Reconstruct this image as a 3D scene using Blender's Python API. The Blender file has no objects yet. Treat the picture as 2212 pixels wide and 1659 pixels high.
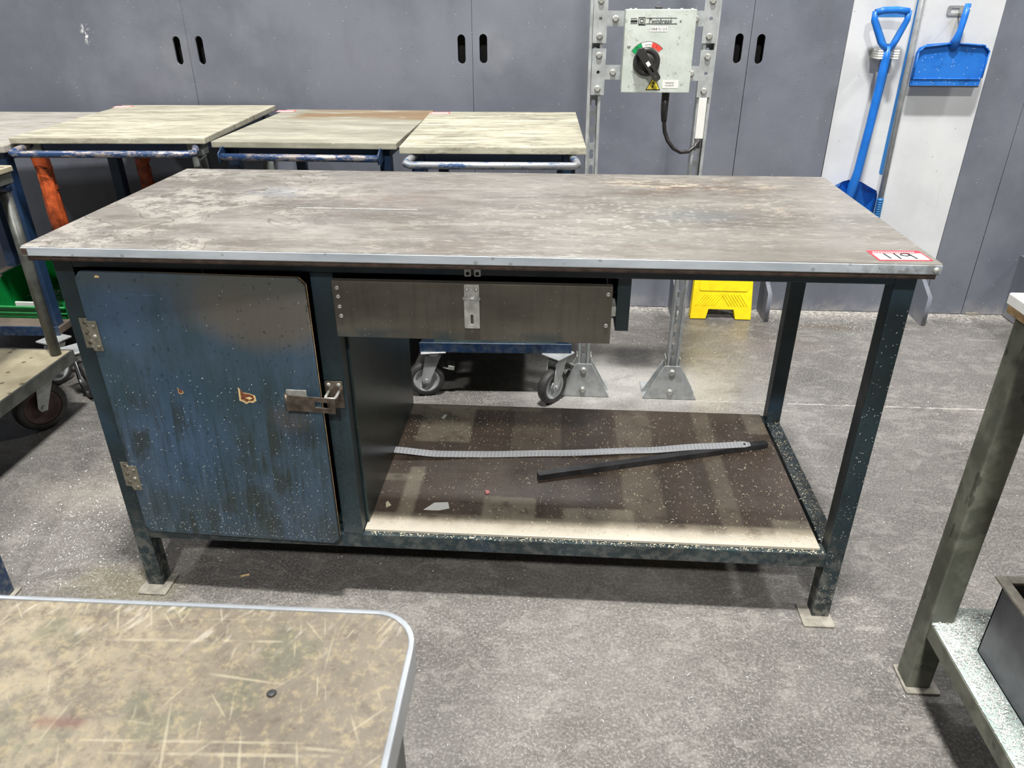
import bpy, bmesh, math, random
from mathutils import Vector, Matrix
random.seed(7)
PI = math.pi
C = bpy.context.scene.collection
S = bpy.context.scene
# ---------------------------------------------------------------- camera
cam = bpy.data.cameras.new('camera'); co = bpy.data.objects.new('camera', cam); C.objects.link(co); S.camera = co
cam.sensor_width = 36; cam.lens = 1611.99/2212*36; cam.clip_start = .02
fw = Vector((-.0603623, .88311975, -.4652482)); rt = Vector((.99771427, .06756324, -.00119915)); up = Vector((-.03037468, .46425716, .88517946))
mt = Matrix((rt, up, -fw)).transposed().to_4x4(); mt.translation = (1.04458, -1.33383, 1.33515); co.matrix_world = mt
cam.dof.use_dof = True; cam.dof.focus_distance = 2.0; cam.dof.aperture_fstop = 14
S.view_settings.view_transform = 'Standard'; S.view_settings.look = 'None'; S.view_settings.gamma = 1
S.view_settings.use_curve_mapping = False; S.view_settings.exposure = 0.0
# ---------------------------------------------------------------- world and hall lamps
w = bpy.data.worlds.new('world'); S.world = w; w.use_nodes = True
w.node_tree.nodes['Background'].inputs[0].default_value = (.93, .97, 1, 1); w.node_tree.nodes['Background'].inputs[1].default_value = .10
def lamp(x, y, z, sx, sy, p, col=(1, .98, .95)):
    l = bpy.data.lights.new('hall_lamp', 'AREA'); l.shape = 'RECTANGLE'; l.size = sx; l.size_y = sy; l.energy = p; l.color = col
    o = bpy.data.objects.new('hall_lamp', l); C.objects.link(o); o.location = (x, y, z)
lamp(1.05, -.95, 7, .7, .3, 780)
lamp(1.2, -6.5, 7, .5, .5, 760)
lamp(-5.0, -.5, 7, .7, .3, 300)
lamp(7.0, -.5, 7, .7, .3, 300)
lamp(-5.0, 3.2, 7, .9, .35, 90)
lamp(7.0, 3.2, 7, .9, .35, 220)
lamp(1.2, 5.5, 7, .9, .35, 280)
# ---------------------------------------------------------------- materials
class NT:
    def __init__(s, name):
        s.m = bpy.data.materials.new(name); s.m.use_nodes = True; s.t = s.m.node_tree; s.b = s.t.nodes['Principled BSDF']; s.n = s.t.nodes; s._p = None
    def L(s, a, b): s.t.links.new(a, b)
    def put(s, sock, v):
        if isinstance(v, bpy.types.NodeSocket): s.L(v, sock)
        elif sock.type == 'RGBA': sock.default_value = (v[0], v[1], v[2], 1)
        else: sock.default_value = v
    def P(s):
        if s._p is None: s._p = s.n.new('ShaderNodeTexCoord').outputs['Object']
        return s._p
    def xyz(s):
        if not hasattr(s, '_x'): q = s.n.new('ShaderNodeSeparateXYZ'); s.L(s.P(), q.inputs[0]); s._x = q.outputs
        return s._x
    def vec(s, sc=(1, 1, 1), rot=(0, 0, 0), loc=(0, 0, 0)):
        p = s.P()
        if any(rot): r_ = s.n.new('ShaderNodeMapping'); s.L(p, r_.inputs[0]); r_.inputs['Rotation'].default_value = rot; p = r_.outputs[0]
        q = s.n.new('ShaderNodeMapping'); s.L(p, q.inputs[0]); q.inputs['Scale'].default_value = sc; q.inputs['Location'].default_value = loc
        return q.outputs[0]
    def noise(s, scale, sc=(1, 1, 1), det=5, rough=.6, dist=0, rot=(0, 0, 0), loc=(0, 0, 0)):
        q = s.n.new('ShaderNodeTexNoise'); s.L(s.vec(sc, rot, loc), q.inputs['Vector'])
        q.inputs['Scale'].default_value = scale; q.inputs['Detail'].default_value = det; q.inputs['Roughness'].default_value = rough; q.inputs['Distortion'].default_value = dist
        return q.outputs['Fac']
    def nz(s, *a, **k): return s.step(s.noise(*a, **k), .33, .67)
    def step(s, v, a, b, lo=0, hi=1):
        q = s.n.new('ShaderNodeMapRange'); q.interpolation_type = 'SMOOTHSTEP'; s.put(q.inputs[0], v)
        if a > b: a, b, lo, hi = b, a, hi, lo
        for i, x in enumerate((a, b, lo, hi)): q.inputs[i+1].default_value = x
        return q.outputs[0]
    def math(s, op, a, b=0):
        q = s.n.new('ShaderNodeMath'); q.operation = op; s.put(q.inputs[0], a); s.put(q.inputs[1], b); return q.outputs[0]
    def mul(s, a, *bs):
        for b in bs: a = s.math('MULTIPLY', a, b)
        return a
    def mix(s, f, a, b):
        q = s.n.new('ShaderNodeMix'); q.data_type = 'RGBA'; s.put(q.inputs[0], f); s.put(q.inputs[6], a); s.put(q.inputs[7], b); return q.outputs[2]
    def warp(s, ax, amt, scale, seed=0):
        n = s.noise(scale, loc=(seed, seed*1.7, 0)); return s.math('ADD', s.xyz()[ax], s.math('MULTIPLY', s.math('SUBTRACT', n, .5), amt))
    def rect(s, x0, x1, y0, y1, soft=.01, wob=0, ws=8, ax=(0, 1)):
        X = s.warp(ax[0], wob, ws, 1) if wob else s.xyz()[ax[0]]; Y = s.warp(ax[1], wob, ws, 2) if wob else s.xyz()[ax[1]]
        return s.mul(s.step(X, x0-soft, x0+soft), s.step(X, x1+soft, x1-soft), s.step(Y, y0-soft, y0+soft), s.step(Y, y1+soft, y1-soft))
    def disc(s, x, y, rx, ry, inner=.3, wob=.0, ws=10, ax=(0, 1)):
        X = s.warp(ax[0], wob, ws, x*3) if wob else s.xyz()[ax[0]]; Y = s.warp(ax[1], wob, ws, y*5+2) if wob else s.xyz()[ax[1]]
        a = s.math('DIVIDE', s.math('SUBTRACT', X, x), rx); b = s.math('DIVIDE', s.math('SUBTRACT', Y, y), ry)
        d = s.math('SQRT', s.math('ADD', s.mul(a, a), s.mul(b, b)))
        return s.step(d, 1, inner)
    def specks(s, scale, size, keep=.5, sc=(1, 1, 1), loc=(0, 0, 0), rot=(0, 0, 0)):
        q = s.n.new('ShaderNodeTexVoronoi'); s.L(s.vec(sc, rot, loc), q.inputs['Vector']); q.inputs['Scale'].default_value = scale
        h = s.n.new('ShaderNodeSeparateColor'); s.L(q.outputs['Color'], h.inputs[0])
        return s.mul(s.step(q.outputs['Distance'], size, size*.6), s.math('LESS_THAN', h.outputs[0], keep))
    def scratch(s, scale, ang, thin=.012, seed=0, keep=.4, ln=14):
        # straight thin strokes: voronoi cells stretched along one direction
        return s.specks(scale, thin, keep, sc=(1/ln, 1, 1), loc=(seed, seed*.7, 0), rot=(0, 0, ang))
    def bump(s, h, st=.2, dist=.002):
        q = s.n.new('ShaderNodeBump'); q.inputs['Strength'].default_value = st; q.inputs['Distance'].default_value = dist; s.L(h, q.inputs['Height']); s.L(q.outputs[0], s.b.inputs['Normal'])
    def out(s, col, rough=.5, metal=0, **k):
        s.put(s.b.inputs['Base Color'], col); s.put(s.b.inputs['Roughness'], rough); s.put(s.b.inputs['Metallic'], metal)
        for a, v in k.items(): s.put(s.b.inputs[a], v)
        return s.m
def srgb(r, g, b):
    f = lambda c: ((c/255+.055)/1.055)**2.4 if c > 10 else c/255/12.92
    return (f(r), f(g), f(b))
def plain(name, col, rough=.5, metal=0, var=.25, scale=20, bump=0, **k):
    n = NT(name); f = n.nz(scale); c = tuple(x*(1-var) for x in col); e = tuple(min(1, x*(1+var)) for x in col)
    if bump: n.bump(n.noise(scale*8), bump)
    return n.out(n.mix(f, c, e), rough, metal, **k)
MT = {}
def m_wall():
    n = NT('grey_wall_paint'); c = n.mix(n.nz(2.2, det=6), srgb(96, 100, 110), srgb(114, 118, 128))
    c = n.mix(n.mul(n.step(n.noise(5, sc=(1, 1, .3), det=8), .55, .75), .35), c, srgb(88, 89, 95))
    c = n.mix(n.mul(n.specks(60, .12, .12), .6), c, srgb(205, 205, 205)); c = n.mix(n.mul(n.specks(45, .12, .15, loc=(3, 2, 1)), .6), c, srgb(70, 70, 75))
    s = n.disc(-1.0, 1.18, .03, .05, .2, .05, 60, ax=(0, 2)); c = n.mix(n.mul(s, n.step(n.noise(70), .5, .6)), c, srgb(225, 225, 225))
    for x in (-.61, .74, 1.72): c = n.mix(n.mul(n.disc(x, 1.12, .10, .13, .4, .08, 9, ax=(0, 2)), .22, n.noise(9)), c, srgb(175, 178, 178))
    # dust splashed on the lowest hand's breadth
    c = n.mix(n.mul(n.step(n.xyz()[2], .09, 0), n.step(n.noise(16), .35, .7), .5), c, srgb(165, 160, 155))
    c = n.mix(n.mul(n.step(n.noise(26, sc=(1, 1, .04), det=2), .66, .74), .25), c, srgb(92, 92, 98))
    n.bump(n.noise(170, det=3), .35, .0016); return n.out(c, n.step(n.noise(6), .2, .8, .42, .58))
def m_floor():
    n = NT('stained_concrete_painted_light'); c = n.mix(n.nz(1.3, det=8, rough=.65), srgb(89, 86, 83), srgb(117, 114, 110))
    c = n.mix(n.mul(n.step(n.noise(3.0, det=5, dist=.5), .5, .75), .3), c, srgb(88, 82, 80))
    c = n.mix(n.mul(n.disc(1.30, 1.22, .62, .30, .2, .35, 4), .75), c, srgb(188, 186, 182))  # pool of light and gloss round the strut feet, painted into the colour
    c = n.mix(n.mul(n.disc(1.45, 1.70, .30, .12, .2, .2, 5), .45), c, srgb(92, 86, 84))  # cast shadow of the isolator box, painted into the floor colour
    c = n.mix(n.mul(n.disc(1.95, 1.62, .33, .14, .2, .2, 5), .4), c, srgb(104, 92, 88))
    c = n.mix(n.mul(n.disc(2.25, 1.84, .22, .06, .3, .12, 9), .8), c, srgb(96, 88, 78))
    c = n.mix(n.mul(n.disc(2.75, 1.6, .5, .13, .2, .3, 7), n.step(n.noise(14, det=6, dist=1.5), .45, .6), .5), c, srgb(100, 97, 96))
    c = n.mix(n.mul(n.disc(-.32, .42, .33, .16, .2, .3, 5), .45), c, srgb(168, 162, 152))
    c = n.mix(n.mul(n.disc(-.05, .04, .22, .10, .2, .2, 9), .4), c, srgb(122, 112, 70))
    c = n.mix(n.mul(n.disc(1.12, -.36, .22, .13, .1, .2, 5), .35), c, srgb(88, 78, 76))
    c = n.mix(n.mul(n.disc(.85, -.12, .2, .12, .1, .2, 5), .3), c, srgb(94, 86, 84))
    c = n.mix(n.mul(n.step(n.noise(150, det=6, rough=.75), .48, .62), .45), c, srgb(174, 172, 166))
    c = n.mix(n.mul(n.step(n.noise(120, det=6, rough=.75, loc=(4, 4, 0)), .5, .64), .45), c, srgb(58, 57, 54))
    c = n.mix(n.mul(n.specks(230, .22, .3), n.step(n.noise(4), .4, .65), .7), c, srgb(222, 220, 216))
    c = n.mix(n.mul(n.specks(600, .3, .4), .45), c, srgb(210, 207, 203))
    c = n.mix(n.mul(n.scratch(14, .5, .06, 2, .12, 25), .4), c, srgb(180, 176, 170))
    c = n.mix(n.mul(n.step(n.noise(11, sc=(1, 1.6, 1), det=8, rough=.7, dist=1.2), .50, .60), .22), c, srgb(170, 167, 160))
    c = n.mix(n.mul(n.step(n.noise(8, sc=(.8, 1.5, 1), det=7, rough=.7, dist=.8, loc=(3, 3, 0)), .52, .64), .28), c, srgb(78, 75, 72))
    # dust swept against the foot of the panels
    c = n.mix(n.mul(n.step(n.warp(1, .10, 14), 1.90, 2.03), n.step(n.noise(60), .3, .7), .8), c, srgb(205, 200, 192))
    c = n.mix(n.mul(n.step(n.math('ABSOLUTE', n.math('SUBTRACT', n.warp(1, .02, 20), 1.112)), .006, .002), n.step(n.xyz()[0], 1.45, 1.7), n.step(n.noise(30, det=5), .35, .55), .6), c, srgb(188, 184, 178))
    n.bump(n.noise(220, det=5), .3, .001)
    return n.out(c, n.step(n.noise(3.2, det=6), .3, .7, .24, .5), **{'Specular IOR Level': .5})
def m_benchtop():
    n = NT('worn_steel_top'); c = n.mix(n.nz(3.5, sc=(.6, 1.4, 1), det=9, rough=.7), srgb(106, 102, 96), srgb(138, 134, 128))
    c = n.mix(n.mul(n.step(n.noise(14, sc=(.3, 1.3, 1), det=10, rough=.85), .50, .58), .5), c, srgb(160, 155, 146))
    c = n.mix(n.mul(n.step(n.noise(9, sc=(.35, 1.2, 1), det=9, rough=.75, loc=(7, 2, 0)), .5, .60), .5), c, srgb(98, 88, 78))
    c = n.mix(n.mul(n.step(n.xyz()[0], 1.0, 1.5), n.step(n.xyz()[1], .75, .2), .4), c, srgb(94, 89, 78))
    c = n.mix(n.mul(n.disc(1.36, .55, .30, .12, .1, .25, 7), n.step(n.noise(22, sc=(.4, 1, 1), det=9, rough=.85), .40, .55), .85), c, srgb(82, 66, 52))
    c = n.mix(n.mul(n.disc(1.35, .60, .36, .09, .2, .12, 12), n.step(n.noise(28, sc=(.4, 1, 1), det=7, rough=.8), .5, .60), .8), c, srgb(188, 176, 154))
    c = n.mix(n.mul(n.disc(1.53, .42, .12, .22, .1, .2, 9), n.step(n.noise(40, sc=(.5, 1, 1), det=8, rough=.85), .5, .58), .6), c, srgb(188, 176, 160))
    c = n.mix(n.mul(n.disc(.66, .40, .30, .13, .1, .25, 6), n.step(n.noise(90, sc=(.5, 1, 1), det=7, rough=.8), .48, .6), .5), c, srgb(132, 100, 82))
    # dried ring spots at front right
    sp = n.specks(34, .45, .45, sc=(.8, 1, 1)); c = n.mix(n.mul(sp, n.disc(1.22, .27, .22, .22, .3, .1, 7), n.step(n.noise(70, det=6, rough=.8), .40, .56), .6), c, srgb(180, 177, 170))
    sp = n.specks(80, .42, .3, sc=(.8, 1, 1)); c = n.mix(n.mul(sp, n.disc(1.15, .3, .5, .28, .3, .1, 7), .5), c, srgb(174, 170, 163))
    c = n.mix(n.mul(n.disc(1.33, .30, .17, .09, .1, .08, 9), .35), c, srgb(104, 110, 120)); c = n.mix(n.mul(n.disc(.36, .46, .12, .07, .1, .08, 9), .45), c, srgb(140, 146, 158))
    c = n.mix(n.mul(n.step(n.noise(60, sc=(.35, 1, 1), det=9, rough=.85, loc=(3, 9, 0)), .52, .60), n.step(n.noise(5, loc=(8, 1, 0)), .42, .58), .5), c, srgb(172, 167, 158))
    c = n.mix(n.mul(n.step(n.noise(70, sc=(.3, 1, 1), det=9, rough=.85, loc=(1, 4, 0)), .53, .62), .4), c, srgb(84, 78, 70))
    # dried tide marks at the left end
    lf = n.step(n.xyz()[0], .68, .38); w_ = n.noise(4.2, sc=(.9, 1.2, 1), det=3, rough=.45, dist=.5)
    c = n.mix(n.mul(lf, n.step(w_, .44, .58), n.step(n.noise(22, det=9, rough=.8), .46, .54), .6), c, srgb(180, 175, 165))
    for lv in (.50, .60): c = n.mix(n.mul(n.step(n.math('ABSOLUTE', n.math('SUBTRACT', w_, lv)), .0045, .002), lf, .55), c, srgb(82, 76, 60))
    c = n.mix(n.mul(n.scratch(26, -.15, .06, 3, .25, 22), .5), c, srgb(205, 202, 196)); c = n.mix(n.mul(n.scratch(30, .9, .06, 7, .15, 16), .4), c, srgb(200, 197, 190))
    c = n.mix(n.mul(n.rect(.44, .72, .318, .3215, .0012, .012, 3), n.step(n.noise(60), .35, .5), .8), c, srgb(225, 224, 220))
    c = n.mix(n.mul(n.specks(110, .1, .25), .6), c, srgb(215, 215, 210))
    c = n.mix(n.mul(n.step(n.noise(170, sc=(.15, 1, 1), det=4), .5, .75), .3), c, srgb(92, 86, 78))
    n.bump(n.noise(40, sc=(.2, 1, 1), det=5), .06, .001)
    return n.out(c, n.step(n.noise(6, sc=(.5, 1, 1), det=6), .3, .7, .22, .42), .15, **{'Specular IOR Level': .6})
def m_alu(name='brushed_aluminium_edge', a=(168, 178, 186), b=(205, 212, 218), rough=.34):
    n = NT(name); c = n.mix(n.nz(9, sc=(.4, 1, 1.5), det=7), srgb(*a), srgb(*b))
    c = n.mix(n.mul(n.specks(60, .3, .2), .5), c, srgb(120, 118, 112))
    c = n.mix(n.mul(n.step(n.xyz()[0], 1.45, 1.7), n.step(n.noise(22, det=6), .42, .58), .6), c, srgb(98, 92, 82))
    n.bump(n.noise(100, sc=(.05, 1, 1)), .1, .001); return n.out(c, rough, .3)
def m_frame(name='teal_frame_paint', a=(24, 37, 41), b=(38, 54, 59)):
    n = NT(name); c = n.mix(n.nz(6, det=7), srgb(*a), srgb(*b))
    c = n.mix(n.mul(n.step(n.noise(11, det=8, rough=.7), .52, .7), .7), c, srgb(30, 40, 38))
    c = n.mix(n.mul(n.step(n.noise(3, det=3, loc=(2, 5, 1)), .5, .7), .4), c, srgb(36, 68, 92))
    z = n.step(n.xyz()[2], .3, .02)
    c = n.mix(n.mul(z, n.step(n.noise(45, det=6), .42, .62), .42), c, srgb(150, 146, 134))
    c = n.mix(n.mul(n.step(n.noise(90, det=4), .62, .7), .4), c, srgb(15, 22, 24))
    c = n.mix(n.mul(n.specks(330, .2, .3), n.step(n.xyz()[2], .8, .1), .7), c, srgb(190, 188, 180))
    n.bump(n.noise(90), .15, .001); return n.out(c, n.step(n.noise(7), .3, .7, .34, .55))
def m_door():
    n = NT('blue_door_paint'); c = n.mix(n.nz(4, det=6, sc=(1, 1, .7)), srgb(50, 70, 82), srgb(68, 86, 106))
    c = n.mix(n.mul(n.step(n.noise(16, sc=(1, 1, .25), det=8, rough=.7), .45, .68), .5), c, srgb(42, 62, 66))
    X, Z = n.xyz()[0], n.xyz()[2]
    br = n.disc(.47, .79, .25, .13, .45, .10, 6, ax=(0, 2)); c = n.mix(n.mul(br, .85), c, srgb(92, 86, 76))
    c = n.mix(n.mul(n.rect(.07, .56, .815, .85, .03, .03, 9, ax=(0, 2)), .6), c, srgb(74, 80, 76))
    c = n.mix(n.mul(n.disc(.23, .45, .16, .25, .1, .1, 5, ax=(0, 2)), .3), c, srgb(56, 86, 122)); c = n.mix(n.mul(n.disc(.12, .74, .12, .10, .1, .1, 5, ax=(0, 2)), .3), c, srgb(64, 90, 122))
    rn = lambda sc_, sd: n.noise(sc_, sc=(1, 1, .07), det=4, rot=(0, -.05, 0), loc=(sd, 0, 0))
    c = n.mix(n.mul(n.step(rn(40, 1), .50, .60), n.step(n.noise(9, loc=(2, 2, 2)), .42, .58), n.step(Z, .72, .45), .7), c, srgb(38, 42, 26))
    c = n.mix(n.mul(n.step(rn(95, 4), .50, .62), n.step(Z, .85, .3), .5), c, srgb(34, 46, 46))
    c = n.mix(n.mul(n.step(rn(60, 7), .58, .72), n.step(Z, .6, .2), .4), c, srgb(96, 116, 132))
    c = n.mix(n.mul(n.step(Z, .36, .19), n.step(n.noise(9, det=6), .34, .6), .55), c, srgb(56, 64, 60))
    c = n.mix(n.mul(n.disc(.47, .52, .06, .05, .2, .05, 9, ax=(0, 2)), .5), c, srgb(80, 72, 64))
    c = n.mix(n.mul(n.step(n.noise(120, sc=(1, 1, .6), det=4), .62, .68), .6), c, srgb(24, 36, 34))
    c = n.mix(n.mul(n.specks(420, .18, .4, sc=(1, 1, .6)), n.step(Z, .62, .25), .6), c, srgb(190, 196, 192))
    c = n.mix(n.mul(n.specks(130, .11, .2, sc=(1, 1, .5), loc=(1, 2, 3)), .7), c, srgb(200, 208, 210))
    c = n.mix(n.mul(n.rect(.15, .24, .797, .798, .0008, .006, 12, ax=(0, 2)), n.step(n.noise(40), .45, .55), .6), c, srgb(90, 124, 164))
    n.bump(n.noise(60, det=6), .18, .0012); return n.out(c, n.step(n.noise(8, det=5), .3, .7, .3, .5))
def m_drawer():
    n = NT('bare_steel_drawer'); c = n.mix(n.nz(6, sc=(.6, 1, 1.6), det=7), srgb(84, 80, 71), srgb(104, 99, 90))
    c = n.mix(n.mul(n.step(n.noise(90, sc=(1, 1, .08)), .45, .7), .3), c, srgb(66, 63, 56))
    c = n.mix(n.mul(n.step(n.xyz()[2], .745, .725), n.step(n.noise(9), .4, .6), .6), c, srgb(44, 66, 74))
    c = n.mix(n.mul(n.specks(110, .11, .2), .7), c, srgb(200, 196, 184))
    return n.out(c, .42, .45)
def m_cabside():
    n = NT('dark_cabinet_panel'); c = n.mix(n.nz(5, det=7), srgb(26, 40, 42), srgb(48, 62, 62))
    c = n.mix(n.mul(n.step(n.noise(22, sc=(1, 1, .1)), .45, .7), .4), c, srgb(56, 58, 48))
    c = n.mix(n.mul(n.specks(180, .14, .25), .7), c, srgb(180, 180, 170)); return n.out(c, .3)
def m_shelf():
    n = NT('dusty_plywood_shelf'); c = n.mix(n.nz(6, sc=(1, .4, 1), det=8, rough=.7), srgb(70, 58, 49), srgb(96, 83, 72))
    c = n.mix(n.mul(n.step(n.noise(50, sc=(.1, 1, 1)), .5, .7), .35), c, srgb(48, 40, 34))
    dust = srgb(150, 141, 122)
    # clean rectangles left in the dust by boxes
    for r, a in (((.6, 1.7, .05, .12), .75), ((.66, .70, .06, .32), .8), ((.59, .70, .255, .285), .75), ((.645, .80, .45, .66), .7), ((.59, .645, .60, .68), .75), ((.59, 1.0, .64, .68), .6),
                 ((.87, 1.0, .10, .20), .65), ((1.07, 1.24, .08, .165), .7), ((1.22, 1.32, .05, .66), .34), ((1.45, 1.5, .05, .66), .3), ((1.57, 1.66, .05, .15), .6), ((1.6, 1.66, .55, .68), .5), ((.92, 1.06, .42, .66), .28)):
        c = n.mix(n.mul(n.rect(*r, .006, .008, 25), a, n.step(n.noise(26, det=6), .2, .55)), c, dust)
    for x in (1.12, 1.30, 1.40): c = n.mix(n.mul(n.rect(x, x+.05, .06, .5, .02, .02, 9), .25), c, srgb(34, 28, 24))
    c = n.mix(n.mul(n.step(n.warp(1, .05, 14), .115, .06), .8), c, srgb(190, 184, 170))
    c = n.mix(n.mul(n.specks(220, .2, .4), .7), c, srgb(204, 196, 174))
    c = n.mix(n.mul(n.specks(420, .25, .35), .45), c, srgb(200, 192, 172))
    return n.out(c, n.step(n.noise(5), .3, .7, .26, .48))
def m_cutboard(name, a, b, stain=.3, sx=.5, dark=(132, 126, 104)):
    n = NT(name); c = n.mix(n.nz(13, sc=(.3, 1.2, 1), det=10, rough=.78), srgb(*a), srgb(*b))
    c = n.mix(n.mul(n.step(n.noise(24, sc=(.25, 1.2, 1), det=10, rough=.8, loc=(stain*9, 1, 0)), .48, .60), stain*1.6), c, srgb(*dark))
    c = n.mix(n.mul(n.scratch(40, .7, .09, 3, .25, 12), .6), c, srgb(230, 226, 206)); c = n.mix(n.mul(n.scratch(36, -.5, .09, 8, .25, 12), .5), c, srgb(230, 226, 206))
    return n.out(c, .5)
def m_cut2():
    n = NT('stained_board'); c = n.mix(n.nz(13, sc=(.3, 1.2, 1), det=10, rough=.78), srgb(140, 137, 122), srgb(178, 175, 158))
    c = n.mix(n.mul(n.step(n.noise(12, sc=(.25, 1.2, 1), det=9, rough=.75), .44, .6), .6), c, srgb(126, 124, 108))
    c = n.mix(n.mul(n.rect(.1, .8, .50, .78, .04, .1, 9), n.step(n.noise(12, sc=(.3, 1, 1)), .32, .6), .8), c, srgb(128, 98, 62))
    c = n.mix(n.mul(n.scratch(40, .7, .09, 3, .25, 12), .6), c, srgb(236, 232, 214)); return n.out(c, .5)
def m_chip(name, base, bare, amt=(.45, .55), rough=.4):
    n = NT(name); f = n.step(n.noise(46, sc=(.3, 1, 1), det=8, rough=.8), *amt); c = n.mix(f, srgb(*base), srgb(*bare)); return n.out(c, rough, n.math('MULTIPLY', f, .6))
def m_fgtop():
    n = NT('scratched_laminate'); c = n.mix(n.nz(9, det=9, rough=.75), srgb(82, 75, 65), srgb(102, 95, 83))
    lf = n.step(n.warp(0, .2, 5), .92, .62)
    c = n.mix(n.mul(lf, n.step(n.noise(34, det=9, rough=.85), .42, .56), .7), c, srgb(136, 127, 107))
    c = n.mix(n.mul(n.step(n.noise(14, det=7, loc=(3, 1, 0)), .5, .62), .5), c, srgb(72, 76, 60))
    c = n.mix(n.mul(n.step(n.noise(90, det=8, rough=.85, loc=(5, 1, 0)), .5, .60), .55), c, srgb(136, 124, 96))
    c = n.mix(n.mul(n.step(n.noise(60, det=7, rough=.85, loc=(1, 7, 0)), .52, .62), .5), c, srgb(66, 56, 48))
    c = n.mix(n.mul(n.step(n.xyz()[1], -.965, -.92), n.step(n.noise(160, sc=(1, .15, 1), rot=(0, 0, .4)), .54, .62), n.step(n.noise(30), .4, .6), .7), c, srgb(158, 152, 140))
    for i, (sc_, a, ln) in enumerate(((130, .03, 60), (150, 1.5, 34), (190, 1.1, 24), (200, -.8, 22), (120, -.05, 80), (240, .8, 20), (200, 2.0, 22), (260, 1.3, 16), (150, 1.25, 30), (140, .1, 40), (170, 1.7, 26))): c = n.mix(n.mul(n.scratch(sc_, a, .20, i*3.1, .5, ln), n.step(n.noise(22, loc=(i, 0, 0)), .44, .58), .5), c, srgb(146, 139, 118))
    c = n.mix(n.mul(n.rect(.70, .735, -1.020, -1.013, .004, .012, 30), .5), c, srgb(84, 40, 38))
    n.bump(n.noise(70, det=6), .1, .001); return n.out(c, .42, **{'Specular IOR Level': .6})
def m_ruler():
    n = NT('steel_rule'); X, Y = n.xyz()[0], n.xyz()[1]; c = srgb(224, 226, 229)
    fr = n.math('FRACT', n.math('MULTIPLY', X, 200)); t5 = n.step(n.math('ABSOLUTE', n.math('SUBTRACT', fr, .5)), .12, .08)
    e = n.math('ABSOLUTE', Y)
    c = n.mix(n.mul(t5, n.step(e, .0105, .011), .45), c, srgb(70, 70, 74))
    f1 = n.math('FRACT', n.math('MULTIPLY', X, 100)); t1 = n.step(n.math('ABSOLUTE', n.math('SUBTRACT', f1, .5)), .07, .04)
    c = n.mix(n.mul(t1, n.step(e, .0075, .008), .6), c, srgb(60, 60, 64))
    fn = n.math('FRACT', n.math('MULTIPLY', X, 50)); tn = n.step(n.math('ABSOLUTE', n.math('SUBTRACT', fn, .5)), .22, .16)     # blurred numerals every centimetre or two
    c = n.mix(n.mul(tn, n.step(n.math('ABSOLUTE', n.math('SUBTRACT', e, .0050)), .0014, .001), n.step(n.noise(420, det=1), .5, .55), .5), c, srgb(70, 70, 74)); return n.out(c, .36, .35)
MT['wall'] = m_wall(); MT['floor'] = m_floor(); MT['top'] = m_benchtop(); MT['alu'] = m_alu(); MT['frame'] = m_frame(); MT['door'] = m_door(); MT['drawer'] = m_drawer()
MT['cab'] = m_cabside(); MT['shelf'] = m_shelf(); MT['fgtop'] = m_fgtop(); MT['rule'] = m_ruler()
MT['cut1'] = m_cutboard('cream_board', (158, 154, 136), (196, 192, 172), .5, dark=(136, 130, 114)); MT['cut2'] = m_cut2(); MT['cut3'] = m_cutboard('worn_cream_board', (156, 152, 134), (198, 194, 172), .55, dark=(118, 114, 100))
MT['cut0'] = m_cutboard('grey_board', (150, 146, 140), (182, 178, 170), .4)
MT['chip'] = m_chip('chipped_blue_paint', (36, 62, 100), (176, 166, 160), (.48, .56)); MT['chip2'] = m_chip('bare_bar_blue_flecks', (44, 78, 120), (176, 178, 180), (.40, .50))
MT['blue'] = m_frame('trolley_blue_paint', (22, 44, 74), (34, 60, 92)); MT['navy'] = plain('navy_steel', srgb(30, 50, 84), .4)
MT['galv'] = plain('galvanised_steel', srgb(176, 180, 180), .38, .3, .16, 25, .1); MT['zinc'] = plain('zinc_hardware', srgb(176, 176, 170), .32, .4, .2, 60)
MT['tube'] = plain('dull_steel_tube', srgb(90, 92, 88), .4, .4, .3, 18); MT['greyp'] = plain('grey_leg_paint', srgb(128, 132, 128), .45, .1, .3, 20)
MT['tarn'] = plain('tarnished_hasp', srgb(112, 102, 92), .34, .8, .4, 40); MT['black'] = plain('black_plastic', srgb(46, 45, 44), .38, 0, .15); MT['hole'] = plain('dark_hole', (.006, .006, .006), .8)
MT['rubber'] = plain('rubber', srgb(54, 53, 52), .55, 0, .35, 30, .1); MT['cable'] = plain('black_cable', srgb(52, 50, 50), .35)
MT['box'] = plain('pale_green_enamel', srgb(196, 205, 196), .38, 0, .04, 9); MT['white'] = plain('white_label', srgb(228, 228, 222), .5, 0, .04)
MT['ink'] = plain('black_ink', srgb(34, 34, 36), .5, 0, 0); MT['red'] = plain('red_print', srgb(222, 40, 56), .4, 0, .05); MT['green'] = plain('green_print', srgb(20, 150, 84), .45, 0, .05)
MT['redp'] = plain('red_orange_print', srgb(228, 72, 60), .45, 0, .05); MT['yel'] = plain('yellow_warning', srgb(232, 212, 66), .45, 0, .06)
MT['yplas'] = plain('yellow_plastic', srgb(246, 216, 20), .42, 0, .07, 30); MT['gplas'] = plain('green_plastic', srgb(20, 138, 66), .3, 0, .12, 10, **{'Specular IOR Level': .6})
MT['bplas'] = plain('blue_plastic', srgb(30, 112, 204), .36, 0, .12, 14); MT['bsil'] = plain('blue_silhouette_print', srgb(58, 124, 190), .45, 0, .03)
MT['wood'] = plain('dark_board_edge', srgb(74, 58, 50), .6, 0, .4, 50); MT['ply'] = plain('plywood_edge', srgb(176, 146, 104), .6, 0, .3, 60); MT['plate'] = plain('dusty_foot_plate', srgb(138, 134, 124), .55, .1, .25, 40)
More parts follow.
